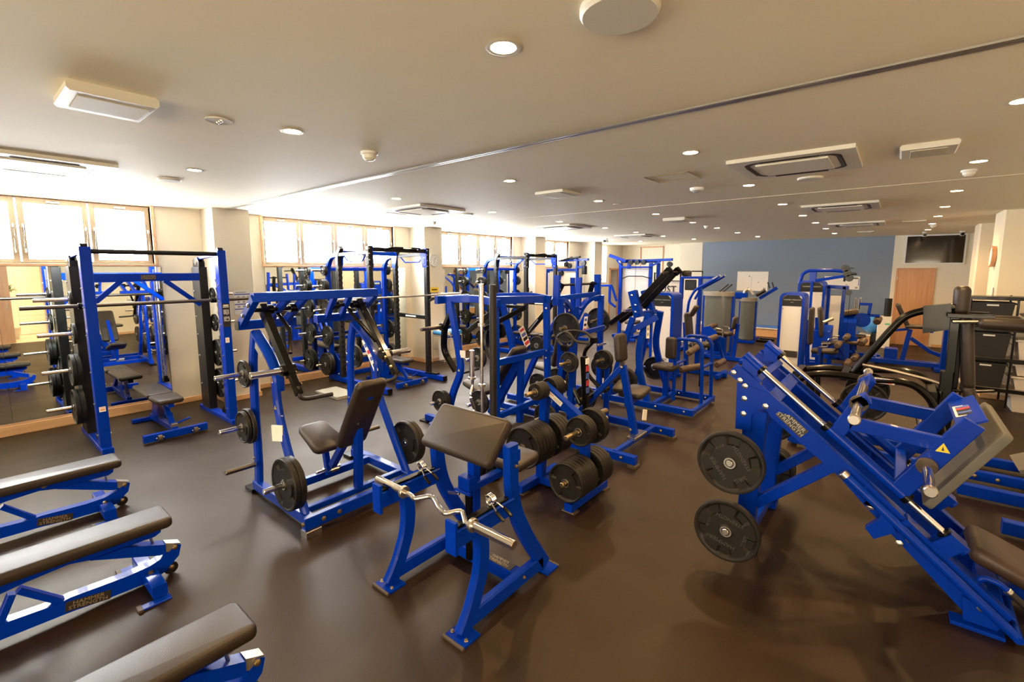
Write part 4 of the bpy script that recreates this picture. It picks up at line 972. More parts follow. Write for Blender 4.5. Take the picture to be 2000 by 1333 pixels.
# ================================================================ SQUAT RACKS BY THE WINDOWS
def squat_rack(label,plates_at=True):
    x0,x1=4.35,5.53; yF,yB,yS=6.55,7.47,7.84; H=2.37
    r=thing('squat_rack',label,'squat rack',((x0+x1)/2,7.1,0),'black and blue squat racks along the windows')
    for s,x in ((-1,x0),(1,x1)):
        p=MB().beam([(x,yF,.10),(x,yF,H)],.075,.085,(0,1,0)).build('front_upright',CHAR,r)
        m=MB()
        for k in range(20): m.cyl((x-.0385,yF-.0,.35+k*.09),(x-.0365,yF,.35+k*.09),.011,8)
        h=m.build('hole',PBLACK,p); h['kind']='stuff'
        m=MB()
        for k in range(20): m.slab([(x-.03,yF-.0425,.33+k*.09),(x+.03,yF-.0425,.33+k*.09),(x+.03,yF-.0425,.35+k*.09),(x-.03,yF-.0425,.35+k*.09)],(0,-.002,0))
        h=m.build('numbered_slot',PBLACK,p); h['kind']='stuff'
        p=MB().beam([(x,yB,.06),(x,yB,2.05),(x,yB+.0,H-.12),(x,yB-.10,H)],.075,.08,(0,1,0),.005,.12).build('rear_upright',CHAR,r)
        m=MB()
        for k in range(20): m.slab([(x+.036,yB-.05,.30+k*.09),(x+.036,yB-.038,.30+k*.09),(x+.036,yB-.038,.35+k*.09),(x+.036,yB-.05,.35+k*.09)],(-.072,0,0))
        h=m.build('catch_teeth',PBLACK,p); h['kind']='stuff'
        MB().beam([(x,yS,.06),(x,yS,2.02),(x,yS-.12,2.22),(x,yB+.02,2.25)],.07,.075,(1,0,0),.005,.18).build('storage_post',BLUE,r)
        MB().beam([(x,6.12,.055),(x,yS+.06,.055)],.08,.09).build('base_beam',BLUE,r)
        MB().box((x-.042,6.10,.01),(x+.042,6.125,.10)).build('end_cap',BLACK,r)
        MB().slab([(x-s*.045,yS-.02,.10),(x-s*.045,yS-.42,.10),(x-s*.045,yS-.34,.22),(x-s*.045,yS-.04,.52)],(s*.008,0,0)).build('gusset',BLUE,r)
        MB().slab([(x-s*.045,yF+.06,H-.34),(x-s*.045,yF-.05,H-.34),(x-s*.045,yF-.05,H),(x-s*.045,yF+.03,H+.01),(x-s*.045,yF+.12,H-.08),(x-s*.045,yF+.12,H-.16)],(s*.008,0,0)).build('top_gusset',BLUE,r)
        MB().slab([(x-s*.045,yB+.05,H-.34),(x-s*.045,yB-.05,H-.34),(x-s*.045,yB-.12,H-.1),(x-s*.045,yB-.02,H+.01),(x-s*.045,yB+.05,H-.1)],(s*.008,0,0)).build('top_gusset',BLUE,r)
        tb=MB().beam([(x,yF,H-.10),(x,yB-.03,H-.12)],.06,.06).build('top_beam',CHAR,r)
        MB().tube([(x,yF+.08,H-.12),(x,yF+.2,H-.24),(x,yB-.3,H-.24),(x,yB-.16,H-.13)],.012,8,.02).build('hanging_handle',BLUE,tb)
        sb=MB().beam([(x,yF-.02,1.13),(x,yB,1.13)],.05,.075).build('safety_beam',BLACK,r)
        sticker((x+s*-.0255,(yF+yB)/2,1.13),(0,-1,0) if s>0 else (0,1,0),(0,0,1),.30,.03,sb)
        MB().slab([(x-.04,yF-.045,1.42),(x+.04,yF-.045,1.42),(x+.04,yF-.045,1.58),(x-.04,yF-.045,1.58)],(0,-.012,0)).slab([(x-.03,yF-.057,1.46),(x+.03,yF-.057,1.46),(x+.03,yF-.16,1.50),(x-.03,yF-.16,1.50)],(0,0,-.04)).build('bar_hook',CHAR,r)
        bolts(r,[((x-.046,yS-.1,z),(-1,0,0)) for z in (.18,.30)]+[((x-.046,yS-.3,.15),(-1,0,0))]+[((x-.046,yF,z),(-1,0,0)) for z in (2.07,2.2,2.3)]+[((x-.03,yF-.045,z),(0,-1,0)) for z in (2.05,2.15,2.25,2.33)],.011,CHROME)
        for z in (.30,.81,1.28,1.70,1.98): peg(r,(x+s*.03,yS,z),(x+s*.30,yS,z),.021)
    MB().beam([(x0,yF,H-.05),(x1,yF,H-.05)],.06,.07).build('pull_up_beam',BLACK,r)
    MB().tube([(x0+.25,yF-.04,H-.05),(x0+.3,yF-.20,H-.02),(x0+.5,yF-.22,H-.02)],.015,8,.03).build('pull_up_grip',BLACK,r)
    MB().tube([(x1-.25,yF-.04,H-.05),(x1-.3,yF-.20,H-.02),(x1-.5,yF-.22,H-.02)],.015,8,.03).build('pull_up_grip',BLACK,r)
    MB().beam([(x0,yB,H-.08),(x1,yB,H-.08)],.06,.07).build('rear_top_beam',BLUE,r)
    MB().beam([(x0,yS,.75),(x1,yS,.75)],.05,.06).build('rear_cross_beam',BLUE,r)
    MB().beam([(x0,yS,2.0),(x1,yS,2.0)],.05,.06).build('rear_cross_beam',BLUE,r)
    MB().beam([(x0,yS,.055),(x1,yS,.055)],.07,.08).build('base_cross_beam',BLUE,r)
    for x in (x0,x1): MB().beam([(x,6.62,.10),(x,6.3,.115)],.08,.03).build('foot_shoe',BLACK,r)
    return r
rk=squat_rack('nearer black and blue squat rack before the second mirror, loaded with plates')
OFF=4.10
copy_tree(rk,(rk.location.x+OFF,rk.location.y,0),label='farther black and blue squat rack before the third mirror')
lv=((.30,[P20,P20],'bottom'),(.81,[P15],'second'),(1.28,[P15],'third'),(1.70,[P5,P5,P5],'fourth'),(1.98,[P2,P2],'top'))
for dx,nm in ((0,'nearer'),(OFF,'farther')):
    for z,sp,w in lv:
        g='plates stored on the squat racks'
        stack((4.35+dx-.045,7.84,z),(-1,0,0),sp,'on the %s entrance-side peg of the %s squat rack'%(w,nm),g)
        stack((5.53+dx+.045,7.84,z),(1,0,0),sp[:2],'on the %s far-side peg of the %s squat rack'%(w,nm),g)
o=thing('barbell','long pale steel barbell racked on the nearer squat rack','barbell',(4.95,6.42,1.54))
MB().cyl((4.1,6.43,1.54),(5.78,6.43,1.54),.0145,12).build('shaft',STEEL,o)
for a,b in ((3.62,4.10),(5.78,6.2)): MB().cyl((a,6.43,1.54),(b,6.43,1.54),.025,16).build('sleeve',STEEL,o)
for x in (4.1,5.78): MB().cyl((x-.012,6.43,1.54),(x+.012,6.43,1.54),.036,16).build('collar_ring',STEEL,o)
copy_tree(ab,(4.95,6.78,0),label='blue adjustable bench with grey-lit flat pad inside the nearer squat rack')
copy_tree(ab,(4.95+OFF,6.55,0),label='blue adjustable bench inside the farther squat rack')
m=MB().box((3.66,6.50,0),(4.02,7.15,.045),.006)
pf=center(m.build('wooden_step',mat('grey_board',(.30,.29,.24),.6))); tag(pf,'low grey rectangular board on the floor before the nearer squat rack','board')
# spray bottle holder on the floor by the first pillar
t=thing('spray_bottle','small white bottle standing on the floor beside the first pillar','bottle',(3.25,7.62,0))
MB().lathe([(.035,0),(.045,.02),(.045,.14),(.02,.2),(.015,.24)],(3.25,7.62,0),(0,0,1),14).build('body',WHITE,t)
MB().box((3.20,7.60,.24),(3.28,7.64,.28)).build('nozzle',WHITE,t)
# wire basket with rolled mats beside the second pillar
t=thing('wire_basket','wire basket of white tubs standing against the second pillar','basket',(6.75,7.35,0))
m=MB()
for x in (6.5,7.02):
    for y in (7.2,7.55): m.tube([(x,y,0),(x,y,.62)],.006,6)
for z in (.08,.3,.6):
    m.tube([(6.5,7.2,z),(7.02,7.2,z),(7.02,7.55,z),(6.5,7.55,z),(6.5,7.2,z)],.005,6)
wf=m.build('wire_frame',STEEL,t); wf['kind']='stuff'
for i,x in enumerate((6.63,6.87)):
    q=thing('white_tub','white plastic tub in the wire basket, %s'%('nearer the mirror' if i==0 else 'nearer the aisle'),'tub',(x,7.37,.09),'tubs in the wire basket')
    MB().lathe([(.09,.0),(.105,.40),(.11,.42)],(x,7.37,.09),(0,0,1),16).build('body',WHITE,q)
for i in range(5):
    x=6.54+.11*i
    tag(center(MB().cyl((x,7.2,.66),(x,7.55,.66),.045,14).build('roll',(mat('cyan_roll',(.05,.25,.55),.5) if i==0 else bpy.data.materials['cyan_roll']) if i%2==0 else WHITE)),'%s rolled cloth lying across the wire basket, %s from the entrance'%('blue' if i%2==0 else 'white',ORD[i] if i else 'first'),'roll','rolls on the wire basket')
# wall clock, notices
t=thing('wall_clock','round white wall clock on the second pillar','clock',(6.68,7.665,2.22))
MB().lathe([(.13,0),(.14,.012),(.135,.025),(.12,.022)],(6.68,7.675,2.20),(0,-1,0),36).build('rim',WHITE,t)
MB().lathe([(.122,.02),(0,.021)],(6.68,7.675,2.20),(0,-1,0),36).build('face',PAPER,t)
m=MB()
for k in range(12):
    a=k*math.pi/6; p=V((6.68+.1*math.sin(a),7.653,2.20+.1*math.cos(a))); m.box(p-V((.006,.001,.006)),p+V((.006,.001,.006)),.0005)
h=m.build('hour_mark',PBLACK,t); h['kind']='stuff'
MB().beam([(6.68,7.651,2.2),(6.72,7.651,2.25)],.006,.003,(0,1,0)).build('hour_hand',PBLACK,t)
MB().beam([(6.68,7.650,2.2),(6.66,7.650,2.12)],.004,.003,(0,1,0)).build('minute_hand',PBLACK,t)
s_=sticker((6.68,7.676,1.55),(1,0,0),(0,0,1),.22,.13,None,YEL,'notice',((0,.1,.7,.18,PBLACK),(0,-.4,1,.12,PBLUE)))
tag(s_,'yellow notice with dark print on the second pillar','notice')
s_=sticker((2.86,7.676,1.50),(1,0,0),(0,0,1),.25,.36,None,PAPER,'notice',((-.1,.42,.6,.04,PGREY),(0,.34,.95,.05,PBLUE),(0,.12,.95,.05,PBLUE),(0,-.08,.95,.05,PBLUE),(0,-.28,.95,.05,PBLUE),(-.25,.22,.14,.08,PGREY),(.05,.22,.14,.08,PGREY),(.32,.22,.14,.08,PGREY),(-.25,.02,.14,.08,PGREY),(.05,.02,.14,.08,PGREY),(.32,.02,.14,.08,PGREY),(-.25,-.18,.14,.08,PGREY),(.05,-.18,.14,.08,PGREY),(.32,-.18,.14,.08,PGREY)))
tag(s_,'white exercise poster with blue lines on the first pillar','poster')

# ================================================================ OTHER PLATE-LOADED MACHINES
def sweep_part(r,name,pts,w_,h,m=None,up=(0,0,1),rad=.15): return MB().beam(pts,w_,h,up,.005,rad).build(name,m or BLUE,r)
def press_d():
    xc=4.42; r=thing('chest_press_machine','blue plate-loaded press with flat angled top beams, behind the upright barbells','weight machine',(xc,3.95,0))
    g='plates stored on the beam-topped press'
    for s in (-1,1):
        X_=lambda o:xc+s*o
        sweep_part(r,'rear_post',[(X_(.52),3.45,.04),(X_(.50),3.48,1.60)],.06,.08,up=(0,1,0))
        sweep_part(r,'front_post',[(X_(.52),4.30,.06),(X_(.52),4.16,.50),(X_(.51),4.02,.76),(X_(.50),4.10,1.12),(X_(.48),4.24,1.60)],.055,.085,up=(0,1,0),rad=.2)
        sweep_part(r,'side_beam',[(X_(.52),4.68,.06),(X_(.52),3.42,.06)],.07,.08)
        sweep_part(r,'top_side_beam',[(X_(.50),3.42,1.62),(X_(.48),3.75,1.66),(X_(.44),4.42,1.62)],.06,.085)
        MB().box((X_(.52)-.07,4.60,0),(X_(.52)+.07,4.75,.02)).build('foot_plate',BLACK,r)
        # lever arm with sleeve
        arm=sweep_part(r,'lever_arm',[(X_(.40),4.28,1.52),(X_(.42),4.42,1.25),(X_(.40),4.46,.95),(X_(.36),4.28,.70)],.05,.075,BLACK,(1,0,0),.1)
        MB().cyl((X_(.40),4.44,1.27),(X_(.46),4.44,1.27),.05,14).build('sleeve_block',BLACK,arm)
        MB().cyl((X_(.45),4.44,1.27),(X_(.78),4.44,1.27),.025,16,.004).build('loading_sleeve',DSTEEL,arm)
        MB().tube([(X_(.36),4.28,.72),(X_(.34),4.20,.68),(X_(.12),4.10,.72)],.017,10,.03).build('handle',GRIP,arm)
        MB().beam([(X_(.30),3.65,1.52),(X_(.16),4.25,1.20)],.05,.06).build('inner_link',BLACK,r)
        for (y,z,sp,w) in ((3.68,.98,[(.125,.034)],'upper'),(3.66,.46,[(.14,.036)],'lower front'),(4.30,.36,[(.14,.036)],'lower window-side')):
            if w=='lower window-side' and s>0: continue
            peg(r,(X_(.55),y,z),(X_(.78),y,z),.021)
            stack((X_(.56),y,z),(s,0,0),sp+([(.14,.036)] if w=='lower window-side' else []),'on the %s %s peg of the beam-topped press'%(w,'entrance-side' if s<0 else 'far'),g)
        bolts(r,[((X_(.50)-.03,3.46,z),(-1,0,0)) for z in (.35,.85,.95,1.5)],.012,STEEL)
    sticker((xc-.52,3.99,.98),(.2,-1,0),(0,0,1),.08,.09,r)
    tri_sticker((xc-.549,4.03,.78),(0,-1,0),(0,0,1),.016,r)
    tb=sweep_part(r,'top_beam',[(xc-.55,4.42,1.62),(xc-.48,4.42,1.62),(xc+.0,4.40,1.62)],.06,.10)
    badge((xc-.30,4.365,1.62),(1,0,0),(0,0,1),.16,.07,r,mb=SILV,ml=PGREY)
    sweep_part(r,'top_beam',[(xc-.50,3.50,1.65),(xc+.50,3.50,1.62)],.06,.09)
    sweep_part(r,'cross_beam',[(xc-.52,3.48,.93),(xc+.52,3.48,.93)],.05,.08)
    sweep_part(r,'cross_beam',[(xc-.50,3.46,.30),(xc+.50,3.46,.34)],.055,.07)
    sweep_part(r,'cross_beam',[(xc-.52,3.80,.10),(xc,3.85,.14),(xc+.52,3.80,.08)],.06,.07)
    sweep_part(r,'back_support',[(xc-.02,3.98,.12),(xc,3.50,.92)],.10,.07,up=(1,0,0))
    sweep_part(r,'spine',[(xc,3.52,.1),(xc,3.5,.95)],.07,.07,up=(0,1,0))
    MB().pad((xc,4.22,.44),(0,.95,.25),(1,0,0),.42,.34,.065,.07,.026,.18).build('seat_pad',PADM,r)
    MB().pad((xc,3.70,.78),(0,-.58,.81),(1,0,0),.66,.28,.07,.05,.026).build('back_pad',PADM,r)
    s_=MB().slab([(xc+.10,3.62,1.25),(xc+.22,3.60,1.0),(xc+.32,3.60,1.04),(xc+.20,3.62,1.29)],(0,.004,0)).build('instruction_plate',PAPER,r)
    for k in range(4): MB().slab([(xc+.12+.028*k,3.6185-.004*k,1.235-.055*k),(xc+.14+.028*k,3.618-.004*k,1.195-.055*k),(xc+.215+.028*k,3.618-.004*k,1.225-.055*k),(xc+.195+.028*k,3.618-.004*k,1.265-.055*k)],(0,-.002-.002*k,0)).build('print',(RED,PBLUE,PBLACK,RED)[k],s_)
    return r
press_d()
def row_e():
    xc=5.93; r=thing('shoulder_press_machine','tall blue plate-loaded machine with arched beams and big plates at mid height','weight machine',(xc,3.7,0))
    g='plates on the arched tall machine'
    for s in (-1,1):
        X_=lambda o:xc+s*o
        sweep_part(r,'rear_post',[(X_(.56),3.55,.04),(X_(.56),3.55,1.60)],.07,.08,up=(0,1,0))
        sweep_part(r,'arch',[(X_(.55),3.58,1.58),(X_(.36),3.62,1.56),(X_(.20),3.66,1.46),(X_(.08),3.70,1.26)],.06,.09,up=(0,1,0),rad=.25)
        sweep_part(r,'top_post',[(X_(.58),3.62,1.50),(X_(.56),3.62,1.92)],.05,.10,up=(0,1,0))
        sweep_part(r,'top_post',[(X_(.08),3.66,1.45),(X_(.10),3.66,1.88)],.04,.07,up=(0,1,0))
        MB().cyl((X_(.08),3.64,1.78),(X_(.56),3.64,1.78),.018,12).build('pivot_shaft',BLACK,r)
        sweep_part(r,'side_beam',[(X_(.56),4.5,.06),(X_(.56),3.45,.06)],.07,.08)
        sweep_part(r,'leg',[(X_(.56),4.30,.08),(X_(.48),4.0,.8),(X_(.40),3.7,1.3)],.06,.08,up=(0,1,0))
        arm=sweep_part(r,'lever_arm',[(X_(.42),3.62,1.80),(X_(.50),3.75,1.50),(X_(.56),4.05,1.15),(X_(.50),4.3,.95)],.05,.075,BLACK,(1,0,0),.12)
        MB().cyl((X_(.52),4.3,.96),(X_(.30),4.28,.96),.018,10).build('handle',GRIP,arm)
        MB().slab([(X_(.52),3.93,1.28),(X_(.58),3.93,1.28),(X_(.60),4.08,1.10),(X_(.54),4.08,1.10)],(0,.01,.01)).build('arm_sleeve_cover',SILV,arm)
        MB().cyl((X_(.50),3.36 if s<0 else 3.68,1.22 if s<0 else 1.18),(X_(.86),3.36 if s<0 else 3.68,1.22 if s<0 else 1.18),.024,14).build('loading_sleeve',GOLD,r)
        peg(r,(X_(.60),3.55,.45),(X_(.84),3.55,.45),.021)
        stack((X_(.70),3.36 if s<0 else 3.68,1.22 if s<0 else 1.18),(s,0,0),[P20],'at mid height on the %s arm of the arched tall machine'%('entrance-side' if s<0 else 'far'),g)
        stack((X_(.61),3.55,.45),(s,0,0),[P15],'on the %s storage peg of the arched tall machine'%('entrance-side' if s<0 else 'far'),g)
        bolts(r,[((X_(.56)-.0,3.508,z),(0,-1,0)) for z in (.7,.95,1.18,1.3,1.52)]+[((X_(.57),3.565,z),(0,-1,0)) for z in (1.72,1.84)],.012,CHROME)
        tri_sticker((X_(.30),3.585,1.42),(1,0,0),(0,0,1),.022,r)
    sweep_part(r,'top_beam',[(xc-.56,3.62,1.60),(xc+.56,3.62,1.62)],.06,.07)
    sweep_part(r,'brace',[(xc-.5,3.64,1.62),(xc-.12,3.66,1.40)],.05,.07,up=(0,1,0)); sweep_part(r,'brace',[(xc+.5,3.64,1.62),(xc+.12,3.66,1.40)],.05,.07,up=(0,1,0))
    sweep_part(r,'spine',[(xc,3.72,.08),(xc,3.68,1.45)],.14,.08,up=(0,1,0))
    sweep_part(r,'cross_beam',[(xc-.56,3.5,1.05),(xc+.56,3.5,1.10)],.05,.07)
    sweep_part(r,'cross_beam',[(xc-.56,3.5,.08),(xc+.56,3.5,.08)],.06,.07)
    MB().pad((xc,4.2,.46),(0,1,0.1),(1,0,0),.42,.34,.065,.07,.026,.18).build('seat_pad',PADM,r)
    MB().pad((xc,3.92,.85),(0,-.2,.98),(1,0,0),.7,.28,.07,.05,.026).build('back_pad',PADM,r)
    s_=sticker((xc+.28,3.66,1.15),(.9,-.3,0),(.2,0,1),.07,.26,r,PAPER,'instruction_plate',((0,.3,.7,.15,PBLUE),(0,0,.7,.15,PBLACK),(0,-.3,.7,.15,RED)))
row_e()
def tbar_f():
    xc=4.80; r=thing('chest_supported_row_machine','blue row machine with upright chest pad and black multi-grip handles','weight machine',(xc,2.6,0))
    g='plates on the row machine'
    for x in (4.28,5.32): sweep_part(r,'side_beam',[(x,1.90,.075),(x,3.25,.075)],.07,.085)
    for x in (4.28,5.32): MB().box((x-.05,1.88,0),(x+.05,1.97,.03)).build('rubber_foot',RUBFOOT,r)
    sweep_part(r,'cross_beam',[(4.28,2.14,.10),(5.32,2.14,.10)],.05,.05); sweep_part(r,'cross_beam',[(4.28,3.0,.09),(5.32,3.0,.09)],.06,.07)
    MB().box((4.66,2.09,.12),(4.98,2.19,.15)).build('adjust_plate',STEEL,r)
    sweep_part(r,'pad_post',[(xc+.02,2.17,.14),(xc+.0,2.33,.92)],.06,.075,up=(0,1,0))
    sweep_part(r,'pad_post_inner',[(xc+.0,2.31,.80),(xc+.0,2.36,1.05)],.045,.055,DSTEEL,(0,1,0))
    sweep_part(r,'diagonal_beam',[(xc,2.33,.90),(xc-.1,2.98,.12)],.06,.07,up=(1,0,0))
    MB().pad((xc+.0,2.36,1.12),(0,.10,.99),(1,0,.1),.32,.20,.085,.045,.035).build('chest_pad',PADM,r)
    sweep_part(r,'seat_arm',[(xc+.02,2.28,.47),(xc+.34,2.30,.47)],.05,.06)
    MB().pad((xc+.34,2.32,.545),(1,.0,.06),(0,1,0),.40,.32,.07,.07,.03,.2).build('seat_pad',PADM,r)
    MB().pad((xc+.18,2.44,.62),(1,.0,.5),(0,1,0),.20,.14,.06,.04,.02,.2).build('thigh_pad',PADM,r)
    # black swinging arms with multi-grip handles
    hl=[(4.6,2.983,1.074),(4.6,3.078,1.138),(4.6,3.094,1.198),(4.6,2.993,1.269),(4.6,2.921,1.251),(4.6,2.864,1.196),(4.6,2.884,1.115)]
    hr=[(5,2.819,1.135),(5,2.89,1.089),(5,3.052,1.086),(5,3.206,1.157),(5,3.207,1.216),(5,3.1,1.231),(5,2.929,1.22)]
    al=[(4.6,2.983,1.074),(4.6,2.959,0.922),(4.6,2.911,0.681),(4.6,2.759,0.441)]
    ar=[(5,2.819,1.128),(5,2.946,0.993),(5,2.957,0.816),(5,2.88,0.676),(5,2.719,0.552),(5,2.628,0.522)]
    for h,a_ in ((hl,al),(hr,ar)):
        arm=MB().tube(a_,.024,10,.06).build('swing_arm',BLACK,r)
        MB().tube(h+[h[0]],.0165,10,.03).build('multi_grip_handle',GRIP,arm)
        c=V(h[0]); MB().box(c-V((.035,.035,.035)),c+V((.035,.035,.035)),.01).build('clamp_block',BLACK,arm)
    for (x0,y,z,sp,w) in ((4.58,2.86,.93,[(.12,.034)],'upper entrance-side'),(5.34,2.82,.855,[(.125,.034)]*2,'upper far'),(5.12,2.95,.38,[(.15,.036)],'low inner'),(4.24,2.95,.35,[(.15,.036)],'low entrance-side')):
        peg(r,(x0,y,z),(x0-.26,y,z),.020,GOLD)
        stack((x0-.05,y,z),(-1,0,0),sp,'on the %s peg of the row machine'%w,g)
    MB().beam([(5.36,2.82,.08),(5.36,2.82,.90)],.05,.06,(0,1,0)).build('peg_post',BLUE,r)
    MB().beam([(4.60,2.90,.10),(4.60,2.86,.98)],.06,.07,(0,1,0)).build('peg_post',BLUE,r)
    p=sweep_part(r,'black_column',[(xc-.20,2.66,.15),(xc-.20,2.72,1.0)],.07,.06,BLACK,(0,1,0))
    for k,mm in enumerate((PAPER,RED,PBLUE,RED,PBLUE)): MB().box((xc-.232,2.62+.008*k-.03 if False else 2.655+.01*(4-k)*.6-.0,.92-.085*k),(xc-.168,2.665,.985-.085*k),.002).build('instruction_panel',mm,p)
    sweep_part(r,'black_link',[(xc-.2,2.68,.52),(xc+.3,2.66,.54)],.05,.05,BLACK)
    sweep_part(r,'tower',[(xc-.30,3.1,.08),(xc-.25,2.95,.95)],.09,.07,BLUE,(0,1,0))
    MB().cyl((xc-.22,2.60,.30),(xc+.14,2.60,.30),.035,14).build('pivot_shaft',GOLD,r)
    t=tag(center(MB().slab([(xc-.0,2.07,.33),(xc+.10,2.07,.30),(xc+.12,2.07,.42),(xc+.02,2.07,.45)],(0,.01,0)).build('log_card',PAPER)),'white card clipped low on the row machine post','card')
    bolts(r,[((4.28-.036,y,.08),(-1,0,0)) for y in (2.05,2.2)]+[((5.32-.036,2.05,.08),(-1,0,0)),((xc-.03,2.33,.9),(-1,0,0)),((xc-.03,2.2,.2),(-1,0,0))],.014,GOLD)
tbar_f()
def high_row_g():
    xc=6.70; r=thing('pulldown_machine','blue plate-loaded pulldown with two long black arms rising to a padded bar','weight machine',(xc,2.6,0))
    g='plates on the black-armed pulldown'
    for s in (-1,1):
        X_=lambda o:xc+s*o
        sweep_part(r,'side_beam',[(X_(.46),1.98,.075),(X_(.46),3.35,.075)],.07,.085)
        sweep_part(r,'front_leg',[(X_(.40),2.66,.10),(X_(.38),2.80,.50),(X_(.30),2.86,.85),(X_(.22),2.76,1.36)],.06,.09,up=(0,1,0),rad=.15)
        sweep_part(r,'rear_leg',[(X_(.46),3.25,.08),(X_(.34),2.95,1.30)],.06,.08,up=(0,1,0))
        sweep_part(r,'top_bracket',[(X_(.24),2.90,1.30),(X_(.22),3.02,1.68)],.10,.12,up=(0,1,0),rad=0)
        arm=sweep_part(r,'lever_arm',[(X_(.17),3.02,1.42),(X_(.17),2.50,2.0)],.05,.085,BLACK,(0,1,0),0)
        MB().slab([(X_(.145),2.50,2.04),(X_(.145),2.44,1.97),(X_(.145),2.52,1.90),(X_(.145),2.58,1.97)],(s*.05,0,0)).build('arm_end',BLACK,arm)
        MB().cyl((X_(.17),3.05,1.40),(X_(.42),3.05,1.40),.024,12).build('loading_sleeve',STEEL,r)
        sweep_part(r,'lower_arm',[(X_(.17),3.05,1.42),(X_(.17),3.40,1.16)],.055,.07,BLACK)
        peg(r,(X_(.50),3.1,.40),(X_(.74),3.1,.40),.021)
        if s<0: peg(r,(X_(.50),3.3,.9),(X_(.74),3.3,.9),.021)
        stack((X_(.51),2.95,.40),(s,0,0),[P15,P15],'on the %s low peg of the black-armed pulldown'%('entrance-side' if s<0 else 'far'),g)
        bolts(r,[((X_(.24)-.052,2.94,z),(-1,0,0)) for z in (1.38,1.48)]+[((X_(.24)-.052,3.0,1.62),(-1,0,0)),((X_(.46)-.036,2.1,.08),(-1,0,0)),((X_(.46)-.036,2.5,.08),(-1,0,0))],.014,CHROME)
        # U-shaped knee frame on the front of the base
    for s in (-1,1): MB().cyl((xc+s*.17,2.50,1.96),(xc+s*.40,2.50,1.95),.017,10).build('top_grip',GRIP,r)
    MB().cyl((xc-.17,2.50,1.96),(xc+.17,2.50,1.96),.017,10).build('top_grip',GRIP,r)
    MB().pad((xc+.36,2.44,1.94),(1,0,0),(0,0,1),.26,.09,.09,.04,.04).build('arm_roller',PADM,r)
    sweep_part(r,'top_cross_beam',[(xc-.36,2.9,1.34),(xc+.36,2.9,1.34)],.07,.07)
    MB().beam([(xc-.40,3.2,.95),(xc-.25,2.62,1.32)],.06,.09).build('side_arm',BLUE,r)
    tri_sticker((xc-.37,2.86,1.12),(0,-1,0),(0,0,1),.018,r)
    sticker((xc-.27,2.74,1.10),(.8,-.6,0),(0,0,1),.05,.20,r,PAPER,'instruction_plate',((0,.2,.6,.2,PGREY),(0,-.2,.6,.2,PGREY)))
    sweep_part(r,'cross_beam',[(xc-.46,2.55,.09),(xc+.46,2.55,.09)],.06,.07); sweep_part(r,'cross_beam',[(xc-.46,2.0,.08),(xc+.46,2.0,.08)],.05,.06); sweep_part(r,'cross_beam',[(xc-.46,3.3,.08),(xc+.46,3.3,.08)],.05,.06)
    sweep_part(r,'seat_post',[(xc,2.55,.1),(xc,2.55,.52)],.07,.07,up=(0,1,0))
    MB().pad((xc-.02,2.55,.57),(1,0,0),(0,1,0),.36,.36,.075,.07,.03,.15).build('seat_pad',PADM,r)
    u=MB().tube([(xc-.02,2.42,.08),(xc-.02,2.42,1.0),(xc-.02,2.10,1.0),(xc-.02,2.04,.9),(xc-.02,2.02,.08)],.026,12,.09).build('knee_frame',BLUE,r)
    MB().tube([(xc+.42,2.42,.08),(xc+.42,2.42,1.0),(xc+.42,2.10,1.0),(xc+.42,2.04,.9),(xc+.42,2.02,.08)],.026,12,.09).build('knee_frame',BLUE,r)
    MB().cyl((xc-.02,2.42,.62),(xc+.42,2.42,.62),.022,10).build('knee_frame_link',BLUE,r); MB().cyl((xc-.02,2.03,.62),(xc+.42,2.03,.62),.022,10).build('knee_frame_link',BLUE,r)
    for y,z,n in ((2.20,.56,'knee_roller'),): MB().cyl((xc-.05,y+.12,z),(xc+.42,y-.05,z),.05,16,.02).build(n,ROLL,r)
    MB().cyl((xc+.0,2.24,.80),(xc+.40,2.24,.84),.045,16,.02).build('knee_roller',ROLL,r)
    MB().pad((xc-.06,2.47,.86),(0,0,1),(0,1,0),.32,.16,.07,.04,.03).build('chest_pad',PADM,r)
    sweep_part(r,'knee_slider',[(xc-.02,2.04,.35),(xc-.02,2.04,.6)],.035,.05,BLACK,(0,1,0)); 
high_row_g()
